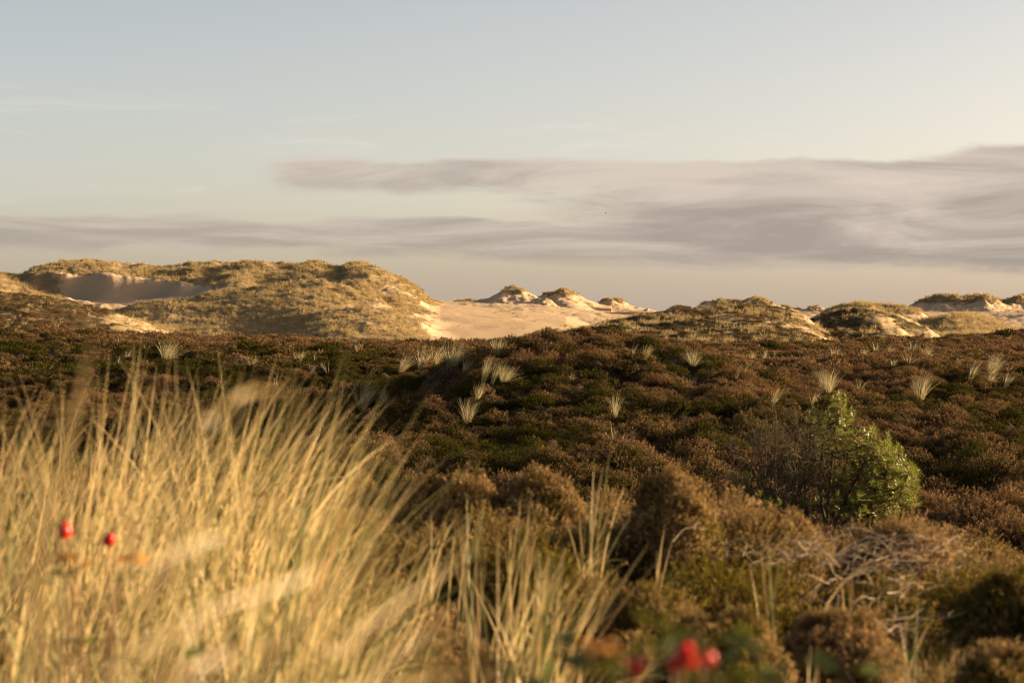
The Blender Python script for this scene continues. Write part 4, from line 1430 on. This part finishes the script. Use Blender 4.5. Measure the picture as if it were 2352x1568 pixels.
def grow(p, dv, L, r, lvl):
    n_ = 6
    pts = [p]
    dd = dv.copy()
    for k in range(n_):
        dd = dd + rg.normal(0, .16, 3) + np.array([0, 0, .05])
        dd /= np.linalg.norm(dd)
        pts.append(pts[-1] + dd * L / n_)
    twigs.append(tube(np.array(pts), np.linspace(r, r * .5, n_ + 1), 4))
    if lvl >= 2:
        for q_ in pts[2:]:
            if rg.random() < .35:
                s_ = rg.normal(size=3)
                s_ /= np.linalg.norm(s_)
                t_ = np.cross(s_, rg.normal(size=3))
                t_ /= np.linalg.norm(t_)
                leaves.append((np.array([q_, q_ + s_ * .012 + t_ * .006, q_ + s_ * .024, q_ + s_ * .012 - t_ * .006]), np.array([[0, 1, 2, 3]]), {'r': np.full(4, rg.random())}))
    if lvl < 3:
        for k in range(4 if lvl else 5):
            i = rg.integers(1 if lvl else 2, n_ + 1)
            nd_ = dd * .6 + rg.normal(0, .6, 3) + np.array([0, 0, .25])
            nd_ /= np.linalg.norm(nd_)
            grow(pts[i], nd_, L * rg.uniform(.42, .7), r * .55, lvl + 1)


for (bx_, tx_, tr_, dd_) in [(1790, 1715, 1020, 0), (1800, 1760, 965, .2), (1805, 1790, 960, -.1), (1815, 1830, 960, .1), (1825, 1860, 975, .25), (1790, 1700, 1080, -.2), (1810, 1740, 1010, .3), (1840, 1880, 1010, -.15), (1830, 1845, 1000, .35), (1870, 1900, 1040, -.1), (1780, 1690, 1050, .1), (1785, 1735, 990, -.25), (1800, 1775, 955, .3), (1820, 1815, 1000, -.3)]:
    b = np.array([(bx_ - CX) / F * SD - shx, rg.normal(0, .1), -.03])
    t = P(tx_, tr_, SD + dd_) - so
    dv = t - b
    L = np.linalg.norm(dv) * .72
    grow(b, dv / np.linalg.norm(dv), L, .011, 0)
v, f, a = join(twigs)
obj('twigs', mesh_from('twigs', v, f, M['twig'], a), shrub)
v, f, a = join(leaves)
obj('leaves', mesh_from('leaves', v, f, M['small_leaf'], a), shrub)

# ------------------------------------------------------------------ rose hips
def hip_mesh(rad, mat):
    prof = [(0, -1.0), (.35, -.95), (.75, -.68), (.97, -.25), (1.0, .1), (.88, .48), (.6, .78), (.34, .9), (.3, .98)]
    s_ = 14
    ph = np.linspace(0, 2 * np.pi, s_, endpoint=False)
    v = np.concatenate([np.stack([r * np.cos(ph), r * np.sin(ph), np.full(s_, z * 1.02)], -1) for r, z in prof]) * rad
    i = np.arange(len(prof) * s_).reshape(len(prof), s_)
    j = np.roll(i, -1, 1)
    f = np.stack([i[:-1], j[:-1], j[1:], i[1:]], -1).reshape(-1, 4)
    return mesh_from('hip', v, f, mat, smooth=True)


def sepal_mesh(rad):
    vs, fs = [], []
    for k in range(5):
        a = k * 2 * np.pi / 5
        e = np.array([math.cos(a), math.sin(a), 0])
        t = np.array([-math.sin(a), math.cos(a), 0])
        b = np.array([0, 0, .95]) * rad
        vs += [b + e * .22 * rad - t * .14 * rad, b + e * .22 * rad + t * .14 * rad, b + (e * .75 + np.array([0, 0, .45])) * rad + t * .09 * rad, b + (e * 1.15 + np.array([0, 0, .95])) * rad]
        fs.append([4 * k, 4 * k + 1, 4 * k + 2, 4 * k + 3])
    return mesh_from('sepals', np.array(vs), np.array(fs), M['sepal'])


def leaflet_mesh(L, mat):
    u = np.linspace(0, 1, 7)
    w = np.sin(np.pi * u ** .8) * .30 * L
    z = -.18 * L * u ** 2
    v = np.concatenate([np.stack([u * L, -w, z + .25 * w], -1), np.stack([u * L, 0 * u, z], -1), np.stack([u * L, w, z + .25 * w], -1)])
    i = np.arange(21).reshape(3, 7)
    f = np.concatenate([np.stack([i[k, :-1], i[k, 1:], i[k + 1, 1:], i[k + 1, :-1]], -1) for k in (0, 1)])
    return mesh_from('leaflet', v, f, mat, smooth=True)


LF = leaflet_mesh(.034, M['rose_leaf'])
LFO = leaflet_mesh(.034, M['rose_leaf_o'])


def rose(label, base_px, d, hips, leaves_, seed):
    """hips: (px,row,dd,radius,material); leaves_: (px,row,dd,orange)"""
    rg = np.random.default_rng(seed)
    bx_ = (base_px - CX) / F * d
    bz = float(soil(bx_, d)) - .02
    root = empty('rose_bush', (bx_, d, bz))
    tagit(root, label, 'rose bush')
    bo = np.array([bx_, d, bz])
    for (px, row, dd, rad, mt) in hips:
        c = P(px, row, d + dd) - bo
        nk = c + np.array([-.004, .002, -rad * .98])
        pts = spline([np.array([rg.normal(0, .03), rg.normal(0, .03), 0]), nk * .4 + np.array([.02, 0, 0]), nk * .8 + rg.normal(0, .015, 3), nk - np.array([0, 0, .012]), nk], 16)
        v, f, a = tube(pts, np.linspace(.0035, .0016, 16), 6)
        obj('cane', mesh_from('cane', v, f, M['cane'], a), root)
        h = obj('hip', hip_mesh(rad, M[mt]), root, c)
        h.scale = (1, 1, 1.0 if d < 3.5 else 1.28)
        h.rotation_euler = (rg.normal(0, .25), rg.normal(.1, .25), rg.uniform(0, 6))
        obj('sepals', sepal_mesh(rad), h)
    for (px, row, dd, orange) in leaves_:
        c = P(px, row, d + dd) - bo
        pts = spline([np.array([rg.normal(0, .03), rg.normal(0, .03), 0]), c * .5 + rg.normal(0, .02, 3), c * .85 + rg.normal(0, .02, 3), c], 12)
        v, f, a = tube(pts, np.linspace(.003, .001, 12), 5)
        lf = obj('leaf_stalk', mesh_from('leaf_stalk', v, f, M['cane'], a), root)
        yaw = rg.uniform(0, 6.28)
        ax = np.array([math.cos(yaw), math.sin(yaw), .25])
        for k in range(7):
            j = (k + 1) // 2
            sgn = 0 if k == 6 else (1 if k % 2 else -1)
            p = c + ax * (.022 * j) * (1.0 if k < 6 else 1.35)
            q_ = obj('leaflet', LFO if orange else LF, lf, p)
            q_.rotation_euler = (rg.normal(0, .35), rg.normal(-.25, .3), yaw + sgn * 1.05)
            q_.scale = (rg.uniform(.75, 1.1),) * 3


rose('wild rose with glossy red hips at the bottom edge right of centre', 1560, 2.3,
     [(1575, 1506, 0, .0125, 'hip'), (1622, 1510, .05, .009, 'hip'), (1556, 1520, .1, .010, 'hip'), (1462, 1530, .0, .0085, 'hip')],
     [(1600, 1466, .03, 0), (1630, 1484, -.05, 0), (1500, 1560, 0, 0), (1560, 1570, -.1, 0), (1650, 1556, .1, 0), (1420, 1560, .05, 0), (1700, 1590, 0, 0), (1350, 1590, .1, 0), (1470, 1500, .2, 0), (1930, 1560, .1, 0), (1750, 1600, -.1, 0), (1400, 1500, .1, 1)], 3)
rose('red rose hips on thin canes amid the tall grass at far left', 190, 4.3,
     [(148, 1218, 0, .0125, 'hip'), (250, 1238, .9, .0125, 'hip')],
     [(200, 1300, 0, 1), (290, 1290, .1, 1), (170, 1240, .1, 0), (270, 1330, .05, 0), (120, 1330, 0, 0), (220, 1480, -.2, 0), (480, 1500, -.2, 0), (330, 1520, -.2, 0)], 4)

# ------------------------------------------------------------------ a far bird in the sky
bc = P(1391, 490, 420)
bird = empty('bird', bc)
tagit(bird, 'tiny dark bird in the clouds above the sand hills', 'bird')
u = np.linspace(-1, 1, 9)
rb = .05 * np.sqrt(np.maximum(0, 1 - u ** 2)) * (1 - .3 * u) + .004
v, f, a = tube(np.stack([u * .17, 0 * u, .02 * u], -1), rb, 8)
obj('body', mesh_from('body', v, f, M['bird'], smooth=True), bird)
for sgn in (-1, 1):
    wv = np.array([[.07, 0, .03], [-.05, 0, .03], [-.05, sgn * .16, .10], [.09, sgn * .17, .11], [-.02, sgn * .34, .06], [.03, sgn * .33, .07]])
    obj('wing', mesh_from('wing', wv, np.array([[0, 1, 2, 3], [3, 2, 4, 5]]), M['bird']), bird)
